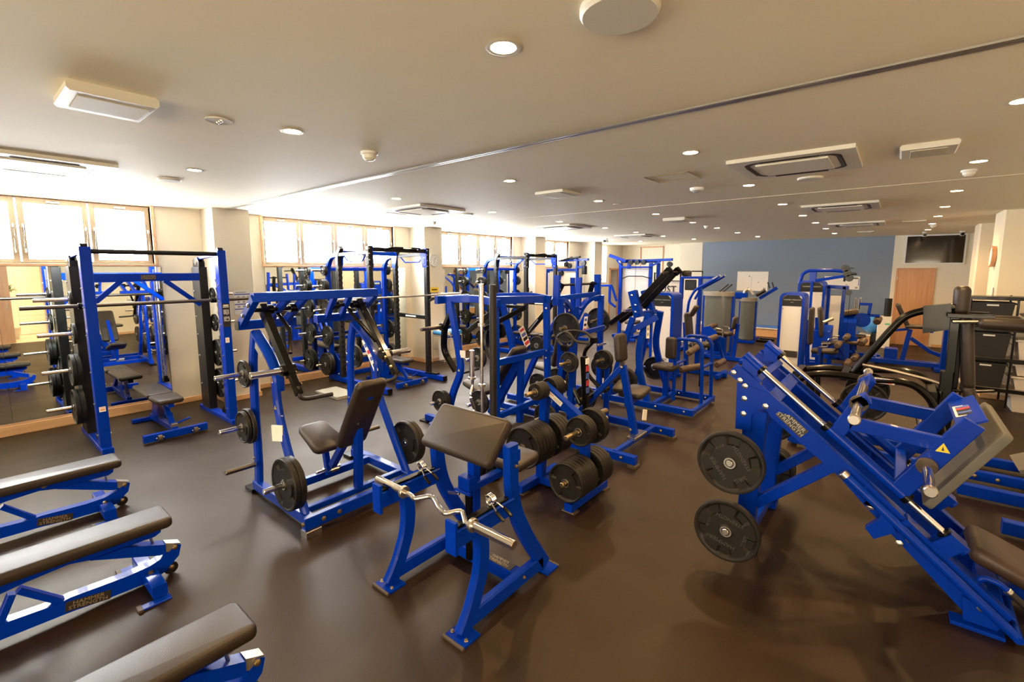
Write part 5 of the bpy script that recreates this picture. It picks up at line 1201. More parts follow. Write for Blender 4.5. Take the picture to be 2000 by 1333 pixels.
# ================================================================ BLACK PENDULUM SQUAT MACHINE BEHIND THE LEG PRESS
def pendulum():
    r=thing('pendulum_squat_machine','black squat machine with curved tubes and padded shoulder yoke behind the leg press','weight machine',(6.25,0,0))
    for x,pts in ((6.0,[(.82,.74),(.64,.86),(.40,.88),(.12,.86),(-.10,.885),(-.22,.86),(-.34,.75),(-.42,.55),(-.50,.12)]),(6.5,[(.84,.79),(.60,.85),(.33,.86),(.03,.90),(-.17,.91),(-.30,.86),(-.41,.74),(-.48,.5),(-.55,.12)])):
        MB().oval([(x,a,b) for a,b in pts],.075,.10,12,.10,(1,0,0)).build('curved_tube',BLACK,r)
        MB().beam([(x,.80,.08),(x,-1.30,.08)],.07,.09).build('base_beam',BLUE,r)
        MB().beam([(x,.62,.10),(x,.66,.86)],.06,.08,(0,1,0)).build('rear_post',BLACK,r)
    for y,z in ((.80,.82),(.36,.86),(-.35,.78)): MB().beam([(6.0,y,z),(6.5,y,z)],.07,.07).build('cross_member',BLACK,r)
    for y in (.8,-.6,-1.3): MB().beam([(6.0,y,.08),(6.5,y,.08)],.07,.08).build('base_cross_beam',BLUE,r)
    MB().tube([(6.25,.30,.86),(6.25,.02,1.36),(6.25,-.09,1.53),(6.25,-.26,1.60),(6.25,-.46,1.63)],.036,14,.16).build('pendulum_arm',BLACK,r)
    MB().slab([(6.20,-.22,1.63),(6.20,-.42,1.67),(6.20,-.45,1.42),(6.20,-.24,1.36)],(.10,0,0)).build('weight_bracket',BLACK,r)
    MB().tube([(6.2,.22,.98),(6.2,-.02,.95),(6.2,-.30,.90),(6.2,-.44,.86)],.016,10,.05).build('link_rod',STEEL,r)
    MB().beam([(6.22,-.44,.25),(6.22,-.47,.94),(6.22,-.46,1.56)],.06,.07,(0,1,0),.005,.1).build('upright',BLACK,r)
    MB().beam([(6.38,-.50,.30),(6.36,-.52,1.0),(6.34,-.48,1.56)],.05,.06,(0,1,0),.005,.1).build('upright',BLACK,r)
    MB().pad((6.3,-.58,1.20),(0,.10,.98),(1,0,0),.72,.30,.09,.06,.035).build('back_pad',PADM,r)
    MB().pad((6.3,-.64,.72),(0,.18,.98),(1,0,0),.34,.30,.09,.06,.035).build('hip_pad',PADM,r)
    MB().pad((6.3,-.50,1.70),(0,.03,1),(1,0,0),.28,.20,.12,.05,.045).build('head_pad',PADM,r)
    for x in (6.12,6.48):
        MB().beam([(x,-.40,1.56),(x,-.72,1.56)],.05,.04).build('yoke_beam',BLACK,r)
        MB().pad((x,-.78,1.50),(0,-1,0),(1,0,0),.34,.13,.11,.05,.05).build('shoulder_pad',PADM,r)
        MB().tube([(x,-.44,1.50),(x,-.95,1.54),(x,-1.0,1.50)],.018,10,.03).build('yoke_handle',STEEL,r)
    MB().tube([(6.3,-.40,.80),(6.3,-.62,.80),(6.3,-.80,.84)],.014,8,.03).build('release_lever',BLACK,r)
    MB().box((6.17,-.50,.80),(6.27,-.40,1.0),.01).build('pivot_block',BLACK,r)
    MB().slab([(6.02,-1.0,.16),(6.48,-1.0,.16),(6.48,-1.45,.42),(6.02,-1.45,.42)],(0,.02,.03)).build('foot_board',CHAR2,r)
    s_=MB().box((5.958,-.06,.845),(5.964,.20,.90),.001).build('instruction_plate',PAPER,r)
    for k in range(5): MB().box((5.9555,.15-.047*k,.852),(5.959,.185-.047*k,.893),.0005).build('print',(RED,PBLUE,PBLUE,PBLUE,RED)[k],s_)
    for s in (-1,1):
        peg(r,(6.25+s*.28,.17,.64),(6.25+s*.60,.17,.64),.022)
        stack((6.25+s*.30,.17,.64),(s,0,0),[P20],'on the %s horn of the black squat machine'%('nearer' if s<0 else 'farther'),'plates on the black squat machine')
    bolts(r,[((5.96,y,.08),(-1,0,0)) for y in (-.5,-.7,-.85)],.014,GOLD)
pendulum()

# ================================================================ WEIGHT-STACK MACHINES
def tower(r,xf,y0,y1,h,d=.42,panel=SHROUD,head=True,rad=.12,z0=.05,badge_low=False,sub=None):
    """weight-stack housing: wide blue band bent over the top, panel front and back (front faces -x)"""
    xm=xf+d/2
    MB().beam([(xm,y1,0.0),(xm,y1,h-.02),(xm,y0,h-.02),(xm,y0,0.0)],d,.04,(0,1,0),.006,rad).build('housing_band',BLUE,r) if False else None
    # band as swept profile in the y-z plane
    P=arcpath([(0,y1,0),(0,y1,h),(0,y0,h),(0,y0,0)],rad,6); n=len(P); t=.045
    vs=[];c=V((0,(y0+y1)/2,h/2))
    for i,p in enumerate(P):
        d1=(P[min(i+1,n-1)]-P[max(i-1,0)]).normalized(); nn=V((0,-d1.z,d1.y)); 
        if nn.dot(c-p)<0: nn=-nn
        q=p+nn*t; vs+=[(xf,p.y,p.z),(xf+d,p.y,p.z),(xf+d,q.y,q.z),(xf,q.y,q.z)]
    fs=[]
    for i in range(n-1):
        for j in range(4): fs.append([i*4+j,i*4+(j+1)%4,(i+1)*4+(j+1)%4,(i+1)*4+j])
    fs+=[[0,1,2,3],[(n-1)*4+k for k in range(4)]]
    MB().add(vs,fs).build('housing_band',BLUE,r)
    a,b=y0+t,y1-t; zt=h-t-(.20 if head else .02)
    f=MB().slab([(xf+.02,a,z0),(xf+.02,b,z0),(xf+.02,b,zt),(xf+.02,a,zt)],(.012,0,0)).build('front_panel',panel,r)
    MB().slab([(xf+d-.02,a,z0),(xf+d-.02,b,z0),(xf+d-.02,b,zt),(xf+d-.02,a,zt)],(-.012,0,0)).build('back_panel',panel,r)
    if head:
        k=rad*.6
        hd=MB().slab([(xf+.014,a,zt+.005),(xf+.014,b,zt+.005),(xf+.014,b,h-t-k),(xf+.014,b-k,h-t),(xf+.014,a+k,h-t),(xf+.014,a,h-t-k)],(.02,0,0)).build('head_panel',CHAR,r)
        text('HAMMER STRENGTH',(xf+.013,(a+b)/2,h-t-.085),(0,-1,0),(0,0,1),min(.036,(b-a)*.095),SILV,hd,ext=.001)
        if sub: text(sub,(xf+.013,(a+b)/2,h-t-.13),(0,-1,0),(0,0,1),.016,SILV,hd,ext=.001)
    bolts(r,[((xf+.02,y,z),(-1,0,0)) for y in (a+.015,b-.015) for z in (.5,zt-.05)],.010,STEEL)
    if badge_low:
        for i,l in enumerate(('HAMMER','STRENGTH')): text(l,(xf+.019,(a+b)/2,.36-.06*i),(0,-1,0),(0,0,1),.06,PBLACK,f,ext=.001)
    MB().beam([(xf+.05,y0-.04,.03),(xf+.05,y1+.04,.03)],.08,.05).build('foot_beam',BLUE,r); MB().beam([(xf+d-.05,y0-.04,.03),(xf+d-.05,y1+.04,.03)],.08,.05).build('foot_beam',BLUE,r)
def frm(o,ang):
    c,s=math.cos(math.radians(ang)),math.sin(math.radians(ang)); o=V(o)
    return (lambda a,b,z:(o.x+a*c-b*s,o.y+a*s+b*c,z)),(lambda a,b,z=0:(a*c-b*s,a*s+b*c,z))
def station(r,o,ang,back=True,roll='arm',hs=.50,bl=.62,lean=.12,off=0):
    """seat, back pad, frame and padded arms; user looks along local +a"""
    P,D=frm(o,ang)
    MB().beam([P(-.45,0,.05),P(.55,0,.05)],.09,.08).build('floor_beam',BLUE,r)
    MB().beam([P(.45,-.30,.05),P(.45,.30,.05)],.08,.07).build('cross_foot',BLUE,r); MB().beam([P(-.42,-.30,.05),P(-.42,.30,.05)],.08,.07).build('cross_foot',BLUE,r)
    MB().beam([P(0,0,.08),P(.0,0,hs-.04)],.08,.08,D(0,1)).build('seat_post',BLUE,r)
    MB().pad(P(.06,0,hs),D(1,0,.05),D(0,1),.42,.38,.08,.08,.034,.12).build('seat_pad',PADM,r)
    if back:
        MB().beam([P(-.2,0,.08),P(-.26,0,hs+bl*.8)],.07,.08,D(0,1)).build('back_post',BLUE,r)
        MB().pad(P(-.19,0,hs+.10+bl/2),D(-lean,0,1),D(0,1),bl,.30,.075,.06,.034).build('back_pad',PADM,r)
    if roll=='legs':
        MB().beam([P(.30,.24,hs+.05),P(.42,.24,.25)],.05,.07,D(0,1)).build('swing_arm',BLUE,r)
        MB().slab([P(.1,.26,hs-.15),P(.42,.26,hs-.15),P(.42,.26,hs+.12),P(.25,.26,hs+.16),P(.1,.26,hs+.05)],D(0,.02)).build('cam_plate',BLUE,r)
        MB().cyl(P(.42,.22,.27),P(.42,-.22,.27),.06,18,.02).build('shin_roller',ROLL,r)
        MB().cyl(P(.26,.22,hs+.14),P(.26,-.22,hs+.14),.055,18,.02).build('thigh_roller',ROLL,r)
        for s in (-1,1): MB().tube([P(-.02,s*.22,hs-.05),P(-.02,s*.25,hs+.10),P(.12,s*.25,hs+.12)],.015,10,.03).build('side_handle',CHROME,r)
    if roll=='arm':
        for s in (-1,1):
            MB().beam([P(-.25,s*.10,hs+bl),P(-.12,s*.32,hs+bl-.02),P(.28,s*.30,hs+bl-.32)],.05,.06).build('press_arm',BLUE,r)
            MB().cyl(P(.28,s*.30,hs+bl-.32),P(.44,s*.30,hs+bl-.30),.019,12).build('grip',GRIP,r)
        MB().beam([P(-.27,-.2,hs+bl-.02),P(-.27,.2,hs+bl-.02)],.07,.07).build('arm_yoke',BLUE,r)
# --- tower nearest, with its seat
t=thing('weight_stack_machine','white-panelled blue weight machine standing behind the black-armed pulldown','weight machine',(8.4,3.2,0))
tower(t,8.2,3.04,3.46,1.58,.45,badge_low=True,sub='SELECT')
station(t,(9.05,2.85),-90,True,'legs',.58,.50)
MB().pad((8.95,2.92,1.22),(.0,-.5,.85),(1,0,0),.24,.16,.08,.05,.03).build('head_pad',PADM,t)
# --- second tower
t=thing('weight_stack_machine','white-panelled blue weight machine in the aisle behind the leg press top','weight machine',(9.9,1.4,0))
tower(t,9.7,1.24,1.64,1.58,.50,sub='SELECT')
MB().box((9.708,1.30,.40),(9.714,1.52,.52),.001).build('badge',BADGE,t)
station(t,(10.5,1.02),-90,True,'legs',.46,.72,.02,-.35)
MB().slab([(10.25,1.0,.10),(10.25,1.0,.62),(10.55,1.0,.50),(10.9,1.0,.10)],(0,.03,0)).build('side_plate',BLUE,t)
MB().cyl((10.3,1.0,1.02),(10.35,.86,1.1),.03,12).build('release_knob',STEEL,t)
# --- tall chest-fly tower with overhead arms
t=thing('weight_stack_machine','tall fly machine with white panels, overhead frame and black cable arms','weight machine',(12.0,1.4,0))
tower(t,11.8,1.16,1.66,1.76,.40,sub=None)
MB().tube([(11.85,1.64,1.70),(11.85,1.60,1.90),(11.85,1.50,1.97),(11.85,1.05,1.98),(11.85,.84,1.95)],.035,12,.10).build('top_frame',BLUE,t)
MB().beam([(11.85,1.40,1.72),(11.85,1.40,1.94)],.12,.12,(0,1,0)).build('pivot_housing',BLUE,t)
MB().beam([(11.75,1.40,1.74),(11.7,1.39,1.05)],.05,.05,(0,1,0)).build('swing_arm',BLUE,t)
MB().cyl((11.7,1.39,1.06),(11.7,1.39,.90),.022,12).build('arm_grip',GRIP,t)
MB().beam([(11.8,1.35,1.76),(11.75,.85,1.86)],.06,.06).build('swing_arm',BLUE,t)
for y,z in ((.84,2.02),(.80,1.92),(.76,1.82)):
    MB().cyl((11.72,y,z),(11.80,y,z),.07,18).build('cable_pulley',BLACK,t)
    MB().box((11.70,y-.14,z-.015),(11.83,y+.02,z+.015),.004).build('pulley_bracket',BLACK,t)
MB().cyl((11.75,.84,2.0),(11.75,.84,1.75),.02,10).build('arm_post',CHAR,t)
MB().cyl((11.75,.84,1.90),(11.75,.64,1.90),.014,8).build('arm_grip',GRIP,t)
# second frame just behind
t=thing('weight_stack_machine','slim blue cable frame with white inner column beside the tall fly machine','weight machine',(12.6,.98,0))
for y in (.88,1.16): MB().beam([(12.5,y,0),(12.5,y,1.62)],.09,.06,(0,1,0)).build('column',BLUE,t)
MB().box((12.47,.92,.4),(12.49,1.12,1.42)).build('stack_cover',WHITE,t)
MB().beam([(12.5,1.2,1.62),(12.5,.80,1.60)],.09,.08).build('head_beam',BLUE,t)
MB().cyl((12.46,.80,1.50),(12.54,.80,1.50),.06,16).build('cable_pulley',BLACK,t)
MB().cyl((12.5,.77,.4),(12.5,.77,1.5),.004,6).build('cable',BLACK,t)
MB().beam([(12.5,1.2,.04),(12.5,.7,.04)],.09,.07).build('foot_beam',BLUE,t)
# leg machines by the aisle
t=thing('leg_curl_machine','seated leg machine with upright brown pad and long brown roller','weight machine',(11.2,.95,0))
station(t,(11.1,.95),180+90,True,'legs',.52,.62)
MB().slab([(11.0,1.25,.20),(11.4,1.25,.20),(11.4,1.25,.85),(11.0,1.25,.75)],(0,-.3,0)).build('mechanism_housing',BLUE,t)
MB().cyl((11.3,.84,.50),(11.3,.50,.53),.04,16,.02).build('long_roller',ROLL,t)
MB().cyl((11.2,.46,.54),(11.45,.42,.58),.065,18,.02).build('ankle_roller',ROLL,t)
t.location.x+=.22
t=thing('glute_machine','blue machine with tilted brown pads and curved arm before the blue mats','weight machine',(12.9,.7,0))
station(t,(12.9,.72),180+90,False,'none',.46)
MB().slab([(12.6,.98,.12),(13.1,.98,.12),(13.1,.98,.88),(12.8,.98,.98),(12.6,.98,.8)],(0,-.34,0)).build('mechanism_housing',BLUE,t)
MB().lathe([(.16,-.03),(.16,.03)],(12.75,.55,.86),(1,0,0),24).build('cam_wheel',BLUE,t)
MB().pad((12.8,.78,1.02),(0,-1,.25),(1,0,0),.30,.30,.12,.05,.03).build('tilted_pad',ROLL,t)
MB().beam([(12.8,.62,1.22),(12.8,.42,1.22),(12.8,.44,.98)],.06,.06,(1,0,0)).build('upper_arm',BLUE,t)
MB().beam([(12.8,.60,.98),(12.8,.24,.97)],.06,.06).build('lower_arm',BLUE,t)
MB().cyl((12.7,.28,.84),(12.95,.26,.90),.075,18,.02).build('end_roller',ROLL,t)
for y in (.62,.70): MB().cyl((12.8,y,1.10),(12.8,y,1.36),.02,10).build('grip',CHROME,t)
t.location.x+=.35
# smoked rounded housings in the middle
def smoked(lab,xf,y0,y1,h,extra):
    t=thing('weight_stack_machine',lab,'weight machine',(xf+.2,(y0+y1)/2,0)); ym=(y0+y1)/2; hw=(y1-y0)/2
    n=14; pr=[]
    for k in range(n+1):
        a=math.pi*k/n; pr.append((xf+.16-.16*math.sin(a),ym+hw*.93*math.cos(a)))
    vs=[(x,y,.10) for x,y in pr]+[(x,y,h-.09) for x,y in pr]; fs=[[i,i+1,n+2+i,n+1+i] for i in range(n)]
    m=MB(); m.add(vs,fs,True); m.add([(x+.01,y,z) for x,y,z in vs],[f[::-1] for f in fs],True); m.build('curved_smoked_cover',SMOKE,t)
    m=MB().slab([(x-.0,y*1.0,h-.10) for x,y in [(xf+.20,ym+hw)]+[(xf+.15-.18*math.sin(math.pi*k/n),ym+hw*math.cos(math.pi*k/n)) for k in range(n+1)]+[(xf+.20,ym-hw)]],(0,0,.10)); m.build('top_cap',mat('cap_grey',(.22,.20,.17),.4) if 'cap_grey' not in bpy.data.materials else bpy.data.materials['cap_grey'],t)
    for s in (-1,1): MB().beam([(xf+.20,ym+s*(hw-.03),0),(xf+.20,ym+s*(hw-.03),h-.1)],.16,.07,(0,1,0)).build('side_column',BLUE,t)
    MB().box((xf+.12,y0+.08,.1),(xf+.22,y1-.08,h*.45)).build('weight_stack',PBLACK,t)
    for s in (-.1,.1): MB().cyl((xf+.14,ym+s,.1),(xf+.14,ym+s,h-.1),.012,10).build('guide_rod',CHROME,t)
    MB().beam([(xf+.05,y0-.02,.04),(xf+.05,y1+.02,.04)],.10,.07).build('foot_beam',BLUE,t)
    extra(t); return t
def ex1(t):
    station(t,(10.85,2.85),90,True,'legs',.60,.28)
    for y in (3.02,3.10): MB().cyl((11.5,y+.12,1.45),(11.5,y-.10,1.66),.016,10).build('grip',GRIP,t)
smoked('broad smoked-cover weight machine with curved grey top, mid aisle',11.4,2.88,3.56,1.48,ex1)
def ex2(t):
    MB().beam([(13.9,2.82,1.22),(13.9,2.42,1.52)],.07,.08).build('long_arm',BLUE,t)
    for y in (2.50,2.60): MB().cyl((13.9,y,1.5),(13.9,y+.05,1.66),.018,10).build('grip',GRIP,t)
    MB().cyl((13.85,2.9,1.30),(13.8,2.68,1.45),.05,14,.02).build('arm_pad',PADM,t)
    for s in (-.10,.10): MB().beam([(13.95+s*2,2.8,.09),(13.95+s*2,2.45,.09)],.10,.07).build('foot_rail',BLACK,t)
    MB().tube([(13.75,3.18,1.22),(13.75,3.16,1.42),(13.75,3.06,1.46),(13.75,2.96,1.32)],.045,12,.06).build('curved_top_duct',SILV,t)
    MB().box((13.7,3.1,1.2),(13.85,3.4,1.38),.03).build('top_box',BLUE,t)
    station(t,(14.4,3.4),90,True,'none',.5,.5)
smoked('slim smoked-cover weight machine before the white wall board',13.7,2.88,3.30,1.24,ex2)
# pulldown / press group left of it
t=thing('weight_stack_machine','blue weight machine with high white-tipped arms before the slate wall edge','weight machine',(12.0,4.0,0))
for y in (4.22,3.76): MB().beam([(11.9,y,0),(11.9,y,1.78)],.14,.07,(0,1,0)).build('column',BLUE,t)
MB().box((11.86,3.82,.15),(11.9,4.16,1.25)).build('stack_cover',SHROUD,t)
MB().box((11.84,3.86,1.48),(11.92,4.12,1.74),.02).build('head_panel',CHAR,t)
MB().beam([(11.9,4.26,1.79),(11.9,3.40,1.80)],.08,.06).build('head_beam',BLUE,t)
MB().tube([(11.9,4.0,1.80),(11.9,4.0,1.95),(11.9,3.72,1.95),(11.9,3.72,1.80)],.014,8,.03).build('top_loop',BLACK,t)
for x in (11.7,12.1):
    MB().tube([(x,4.0,.7),(x,3.95,1.25),(x,3.82,1.50),(x,3.38,1.76),(x,3.26,1.84)],.032,12,.12).build('press_arm',BLUE,t)
    MB().cyl((x,3.42,1.76),(x,3.24,1.85),.03,12).build('arm_grip',SILV,t)
station(t,(11.4,4.45),90,True,'none',.52,.6)
# multi-station lat tower near the far corner
t=thing('cable_machine','tall multi-station cable tower with long blue top arms near the far corner','weight machine',(13.2,6.0,0))
for y0,y1 in ((5.56,5.97),(5.99,6.38)):
    MB().slab([(12.98,y0,.15),(12.98,y1,.15),(12.98,y1,2.02),(12.98,y0,2.02)],(.02,0,0)).build('white_panel',SHROUD,t)
for y in (5.50,6.44): 
    for x in (12.95,13.5): MB().beam([(x,y,0),(x,y,2.18)],.09,.09,(0,1,0)).build('column',BLUE,t)
MB().beam([(13.2,6.44,2.24),(13.2,5.50,2.24)],.5,.10).build('top_frame',BLUE,t)
MB().beam([(12.9,6.40,2.06),(12.9,5.52,2.06)],.06,.05).build('cross_rail',BLUE,t)
MB().beam([(12.9,5.6,2.25),(12.9,4.86,2.27)],.08,.07).build('top_arm',BLUE,t)
MB().beam([(12.9,5.5,2.08),(12.9,5.2,2.22)],.05,.05).build('arm_brace',BLUE,t)
MB().beam([(12.9,6.25,2.24),(12.9,6.80,2.42)],.08,.09).build('top_arm',BLUE,t)
MB().beam([(12.9,6.35,2.05),(12.9,6.55,2.28)],.05,.05).build('arm_brace',BLUE,t)
MB().cyl((12.86,4.93,2.14),(12.94,4.93,2.14),.075,18).build('cable_pulley',BLACK,t)
for y in (5.7,5.9,6.1): MB().cyl((12.86,y,2.2),(12.94,y,2.2),.07,16).build('cable_pulley',BLACK,t)
MB().tube([(12.85,6.35,1.72),(12.85,6.15,1.80),(12.85,5.7,1.80),(12.85,5.45,1.74)],.014,8,.04).build('lat_bar',BLACK,t)
MB().cyl((12.85,5.92,1.80),(12.85,5.92,2.15),.004,6).build('cable',BLACK,t)
MB().cyl((12.85,4.93,1.2),(12.85,4.93,2.08),.004,6).build('cable',BLACK,t)
for (a,b) in (((12.7,7.05,1.50),(12.7,6.60,1.52)),((12.7,6.66,1.5),(12.7,6.66,1.02)),((12.7,6.66,1.02),(12.7,6.45,.88)),((12.7,6.60,1.5),(12.7,6.42,1.05))): MB().beam([a,b],.06,.06,(1,0,0)).build('dip_frame',BLUE,t)
MB().beam([(13.0,6.4,.04),(12.5,6.4,.04)],.1,.08).build('foot_beam',BLUE,t); MB().beam([(13.0,5.5,.04),(12.3,5.5,.04)],.1,.08).build('foot_beam',BLUE,t)
station(t,(12.35,5.75),0,False,'none',.5)
station(t,(13.9,5.4),-90,True,'arm',.5)
# cable station between rack and pillar
t=thing('cable_machine','blue cable crossover with white panels and hanging pulleys near the third pillar','weight machine',(11.3,7.0,0))
MB().slab([(11.3,7.62,.1),(11.3,7.95,.1),(11.3,7.95,1.9),(11.3,7.62,1.9)],(.02,0,0)).build('white_panel',SHROUD,t)
MB().slab([(11.3,7.0,.1),(11.3,7.5,.1),(11.3,7.5,1.9),(11.3,7.0,1.9)],(.02,0,0)).build('white_panel',SHROUD,t)
for y in (7.98,7.56,6.98): MB().beam([(11.35,y,0),(11.35,y,2.0 if y>7 else 2.30)],.09,.07,(0,1,0)).build('column',BLUE,t)
MB().beam([(11.35,8.0,1.98),(11.35,6.95,1.98)],.08,.07).build('cross_beam',BLUE,t)
MB().beam([(11.35,7.6,2.24),(11.35,6.62,2.27)],.07,.06).build('top_arm',BLUE,t)
MB().beam([(11.35,7.0,2.06),(11.35,6.70,2.07)],.06,.06).build('side_arm',BLUE,t)
MB().box((11.28,6.68,1.86),(11.40,6.80,2.08),.02).build('pulley_housing',BLACK,t)
MB().cyl((11.34,6.74,.3),(11.34,6.74,1.85),.022,10).build('guide_column',STEEL,t)
for y,z in ((6.74,2.17),(7.2,2.10),(7.30,2.14),(7.46,1.88)):
    MB().cyl((11.25,y,z),(11.32,y,z),.075,18).build('cable_pulley',BLACK,t)
for a,b in (((11.2,7.1,2.3),(11.2,6.8,2.34)),((11.2,7.45,2.24),(11.2,7.05,2.33))): MB().cyl(a,b,.03,12).build('pull_up_grip',BLACK,t)
MB().beam([(11.35,8.0,.04),(11.35,6.6,.04)],.10,.08).build('foot_beam',BLUE,t)
# small bench and blue column at the far door
t=thing('ab_bench_machine','blue seated machine with leaning black back pad and side column before the wooden door','weight machine',(12.6,-.3,0))
MB().beam([(12.4,.35,.09),(12.4,-.80,.09)],.09,.09).build('base_beam',BLUE,t)
MB().beam([(12.8,.20,.06),(12.8,-.80,.06)],.09,.08).build('base_beam',BLUE,t)
for y in (.2,-.7): MB().beam([(12.4,y,.06),(12.8,y,.06)],.08,.08).build('cross_beam',BLUE,t)
MB().box((12.42,-.12,.13),(12.75,.10,.35),.02).build('weight_box',BLUE,t)
MB().beam([(12.5,-.20,.12),(12.5,-.28,.78)],.12,.08,(0,1,0)).build('seat_post',BLUE,t)
MB().beam([(12.5,-.30,.60),(12.5,-.62,.35),(12.5,-.80,.28)],.07,.07,(1,0,0)).build('curved_beam',BLUE,t)
MB().beam([(12.5,.05,.72),(12.5,-.25,.78)],.05,.05,(1,0,0)).build('seat_rail',BLUE,t)
MB().pad((12.5,-.36,.84),(0,-1,.02),(1,0,0),.34,.32,.07,.06,.03).build('seat_pad',PADM,t)
MB().pad((12.5,-.14,1.06),(0,.40,.90),(1,0,0),.52,.28,.08,.06,.03).build('back_pad',PADM,t)
MB().beam([(12.3,-.84,.0),(12.2,-.84,1.24)],.30,.14,(0,1,0)).build('column',BLUE,t)
MB().beam([(12.3,-.60,.75),(12.3,-.60,1.12)],.05,.05,(0,1,0)).build('arm',BLUE,t)
MB().pad((12.2,-.62,1.14),(0,1,0),(0,0,1),.30,.22,.06,.03,.02).build('arm_pad',PADM,t)
MB().beam([(12.3,-.84,1.02),(12.3,-.55,.78)],.05,.05,(1,0,0)).build('link',BLUE,t)
MB().beam([(12.1,-.84,.04),(13.0,-.84,.04)],.3,.06).build('foot_beam',BLUE,t)
# ================================================================ FAR PLATFORM, MATS, BALL, ROLLER, BOX
m=MB().box((15.35,.45,0),(16.08,5.0,.24),.01); pf=tag(center(m.build('exercise_platform',BASEW)),'long low wooden platform along the slate blue wall','platform')
MB().box((15.33,.44,.24),(16.085,5.01,.262),.005).build('platform_top',CREAM,pf)
for i,(a,b) in enumerate(((2.25,3.45),(.70,1.25))):
    tag(center(MB().box((15.42,a,.262),(16.02,b,.285),.01).build('exercise_mat',MATBLUE)),'bright blue exercise mat on the platform, %s'%('the long one left of the aisle tower'.replace('left of','beyond') if i==0 else 'near the blue ball'),'mat')
t=MB().lathe([(0,-.26),(.10,-.24),(.19,-.175),(.245,-.09),(.26,0),(.245,.09),(.19,.175),(.10,.24),(0,.26)],(15.75,.42,.545),(0,0,1),32)
tag(center(t.build('exercise_ball',mat('ball_blue',(.06,.30,.75),.3,coat=.3))),'light blue exercise ball on the platform end','ball')
q=thing('white_box','plain white cabinet with a green label under the foam roller','cabinet',(15.4,.17,0))
MB().box((15.10,.03,0),(15.5,.31,.80),.01).build('body',WHITE,q); MB().box((15.094,.06,.60),(15.10,.16,.64),.001).build('label',mat('green_label',(.1,.5,.3),.5),q)
tag(center(MB().cyl((15.3,.13,.80),(15.3,.13,1.26),.075,24,.01).build('foam_roller',CHAR)),'black foam roller standing on the white cabinet','foam roller')
# boards on the slate wall
for (a,b,c,d,l) in ((3.07,3.95,1.33,1.93,'white notice board with faint pictures on the slate wall, behind the smoked-cover machine'),(.80,1.62,1.44,1.80,'white notice board on the slate wall behind the tall fly machine')):
    s_=sticker((XF-.003,(a+b)/2,(c+d)/2),(0,-1,0),(0,0,1),b-a,d-c,None,PAPER,'notice_board',((-.02,-.05,.02,.55,mat('faint_print',(.62,.62,.62),.6) if 'faint_print' not in bpy.data.materials else bpy.data.materials['faint_print']),(-.1,.25,.05,.06,PGREY),(.2,-.05,.04,.05,PGREY),(-.12,-.36,.06,.03,PGREY),(.4,-.38,.08,.1,PGREY)) if a>2 else ((.2,.2,.06,.06,PGREY),(.15,-.15,.06,.08,PGREY),(.42,-.36,.08,.14,PGREY),(.47,.1,.02,.6,PBLUE)))
    tag(s_,l,'notice board')
# TV
q=thing('television','large black wall-mounted TV above and beside the wooden door','television',(XF-.05,-.65,2.2))
MB().box((XF-.05,-1.25,2.13),(XF-.012,-.08,2.878),.004).build('frame',WHITE,q)
MB().box((XF-.062,-1.21,2.165),(XF-.05,-.12,2.843),.002).build('screen',mat('tv_screen',(.006,.004,.004),.08,coat=.5),q)
# clock on the aisle pillar
q=thing('wall_clock','round wooden clock seen edge-on on the aisle pillar','clock',(10.5,-1.13,2.15))
MB().lathe([(.16,0),(.165,.05),(.155,.055),(.15,.045)],(10.45,-1.145,2.2),(0,1,0),32).build('rim',DOORW,q)
MB().lathe([(.15,.045),(0,.047)],(10.45,-1.145,2.2),(0,1,0),32).build('face',PAPER,q)
q=tag(center(MB().box((10.2,-1.146,1.55),(10.26,-1.13,1.72),.004).build('thermostat',WHITE)),'small white switch on the aisle pillar under the clock','switch')

# board with lettering near the far corner
q=thing('sign_board','white lettered board in a dark frame near the far corner behind the weight machines','sign',(14.6,5.6,0))
MB().slab([(14.6,5.24,.9),(14.6,6.04,.9),(14.6,6.04,1.86),(14.6,5.24,1.86)],(.02,0,0)).build('board',PAPER,q)
for y in (5.22,6.06): MB().beam([(14.59,y,0),(14.59,y,1.9)],.04,.04,(0,1,0)).build('post',BLACK,q)
for z in (1.64,1.88): MB().beam([(14.585,5.22,z),(14.585,6.06,z)],.02,.02).build('rail',BLACK,q)
text('JUST',(14.594,5.64,1.36),(0,-1,0),(0,0,1),.30,PBLACK,q,bold=.006)
m=MB()
for k in range(9): m.box((14.588,5.30+.08*k,.92),(14.592,5.303+.08*k,1.62),.0005)
for k in range(10): m.box((14.588,5.25,.95+.07*k),(14.592,6.03,.953+.07*k),.0005)
w_=m.build('wire_grid',PGREY,q); w_['kind']='stuff'

# ================================================================ SHELVES WITH CRATES AND BINS, AISLE SIDE
BIN=mat('white_bin',(.72,.66,.58),.45); DUSK=mat('black_crate',(.012,.010,.009),.45); SHELFM=mat('shelf_grey',(.30,.26,.22),.4)
q=thing('wire_shelf','black wire shelf with bins standing beside the aisle pillar'.replace('beside','before'),'shelf',(9.6,-1.55,0))
sx0,sx1,sy0,sy1=9.35,9.95,-2.02,-.84
for x in (sx0,sx1):
    for y in (sy0,-1.31,sy1): MB().cyl((x,y,.05),(x,y,1.62),.013,10).build('post',BLACK,q)
for z in (.30,.73,1.16,1.60):
    sh=MB().box((sx0,sy0,z-.012),(sx1,sy1,z+.012),.003).build('shelf_board',SHELFM if z<1.5 else BLACK,q)
    MB().box((sx0-.015,sy0,z-.03),(sx0-.002,sy1,z+.02),.003).build('shelf_edge',BLACK,sh)
for y in (sy0,-1.31): 
    for z in (.5,.62,.95,1.08): MB().cyl((sx0,y,z),(sx1,y,z),.005,6).build('side_wire',BLACK,q)
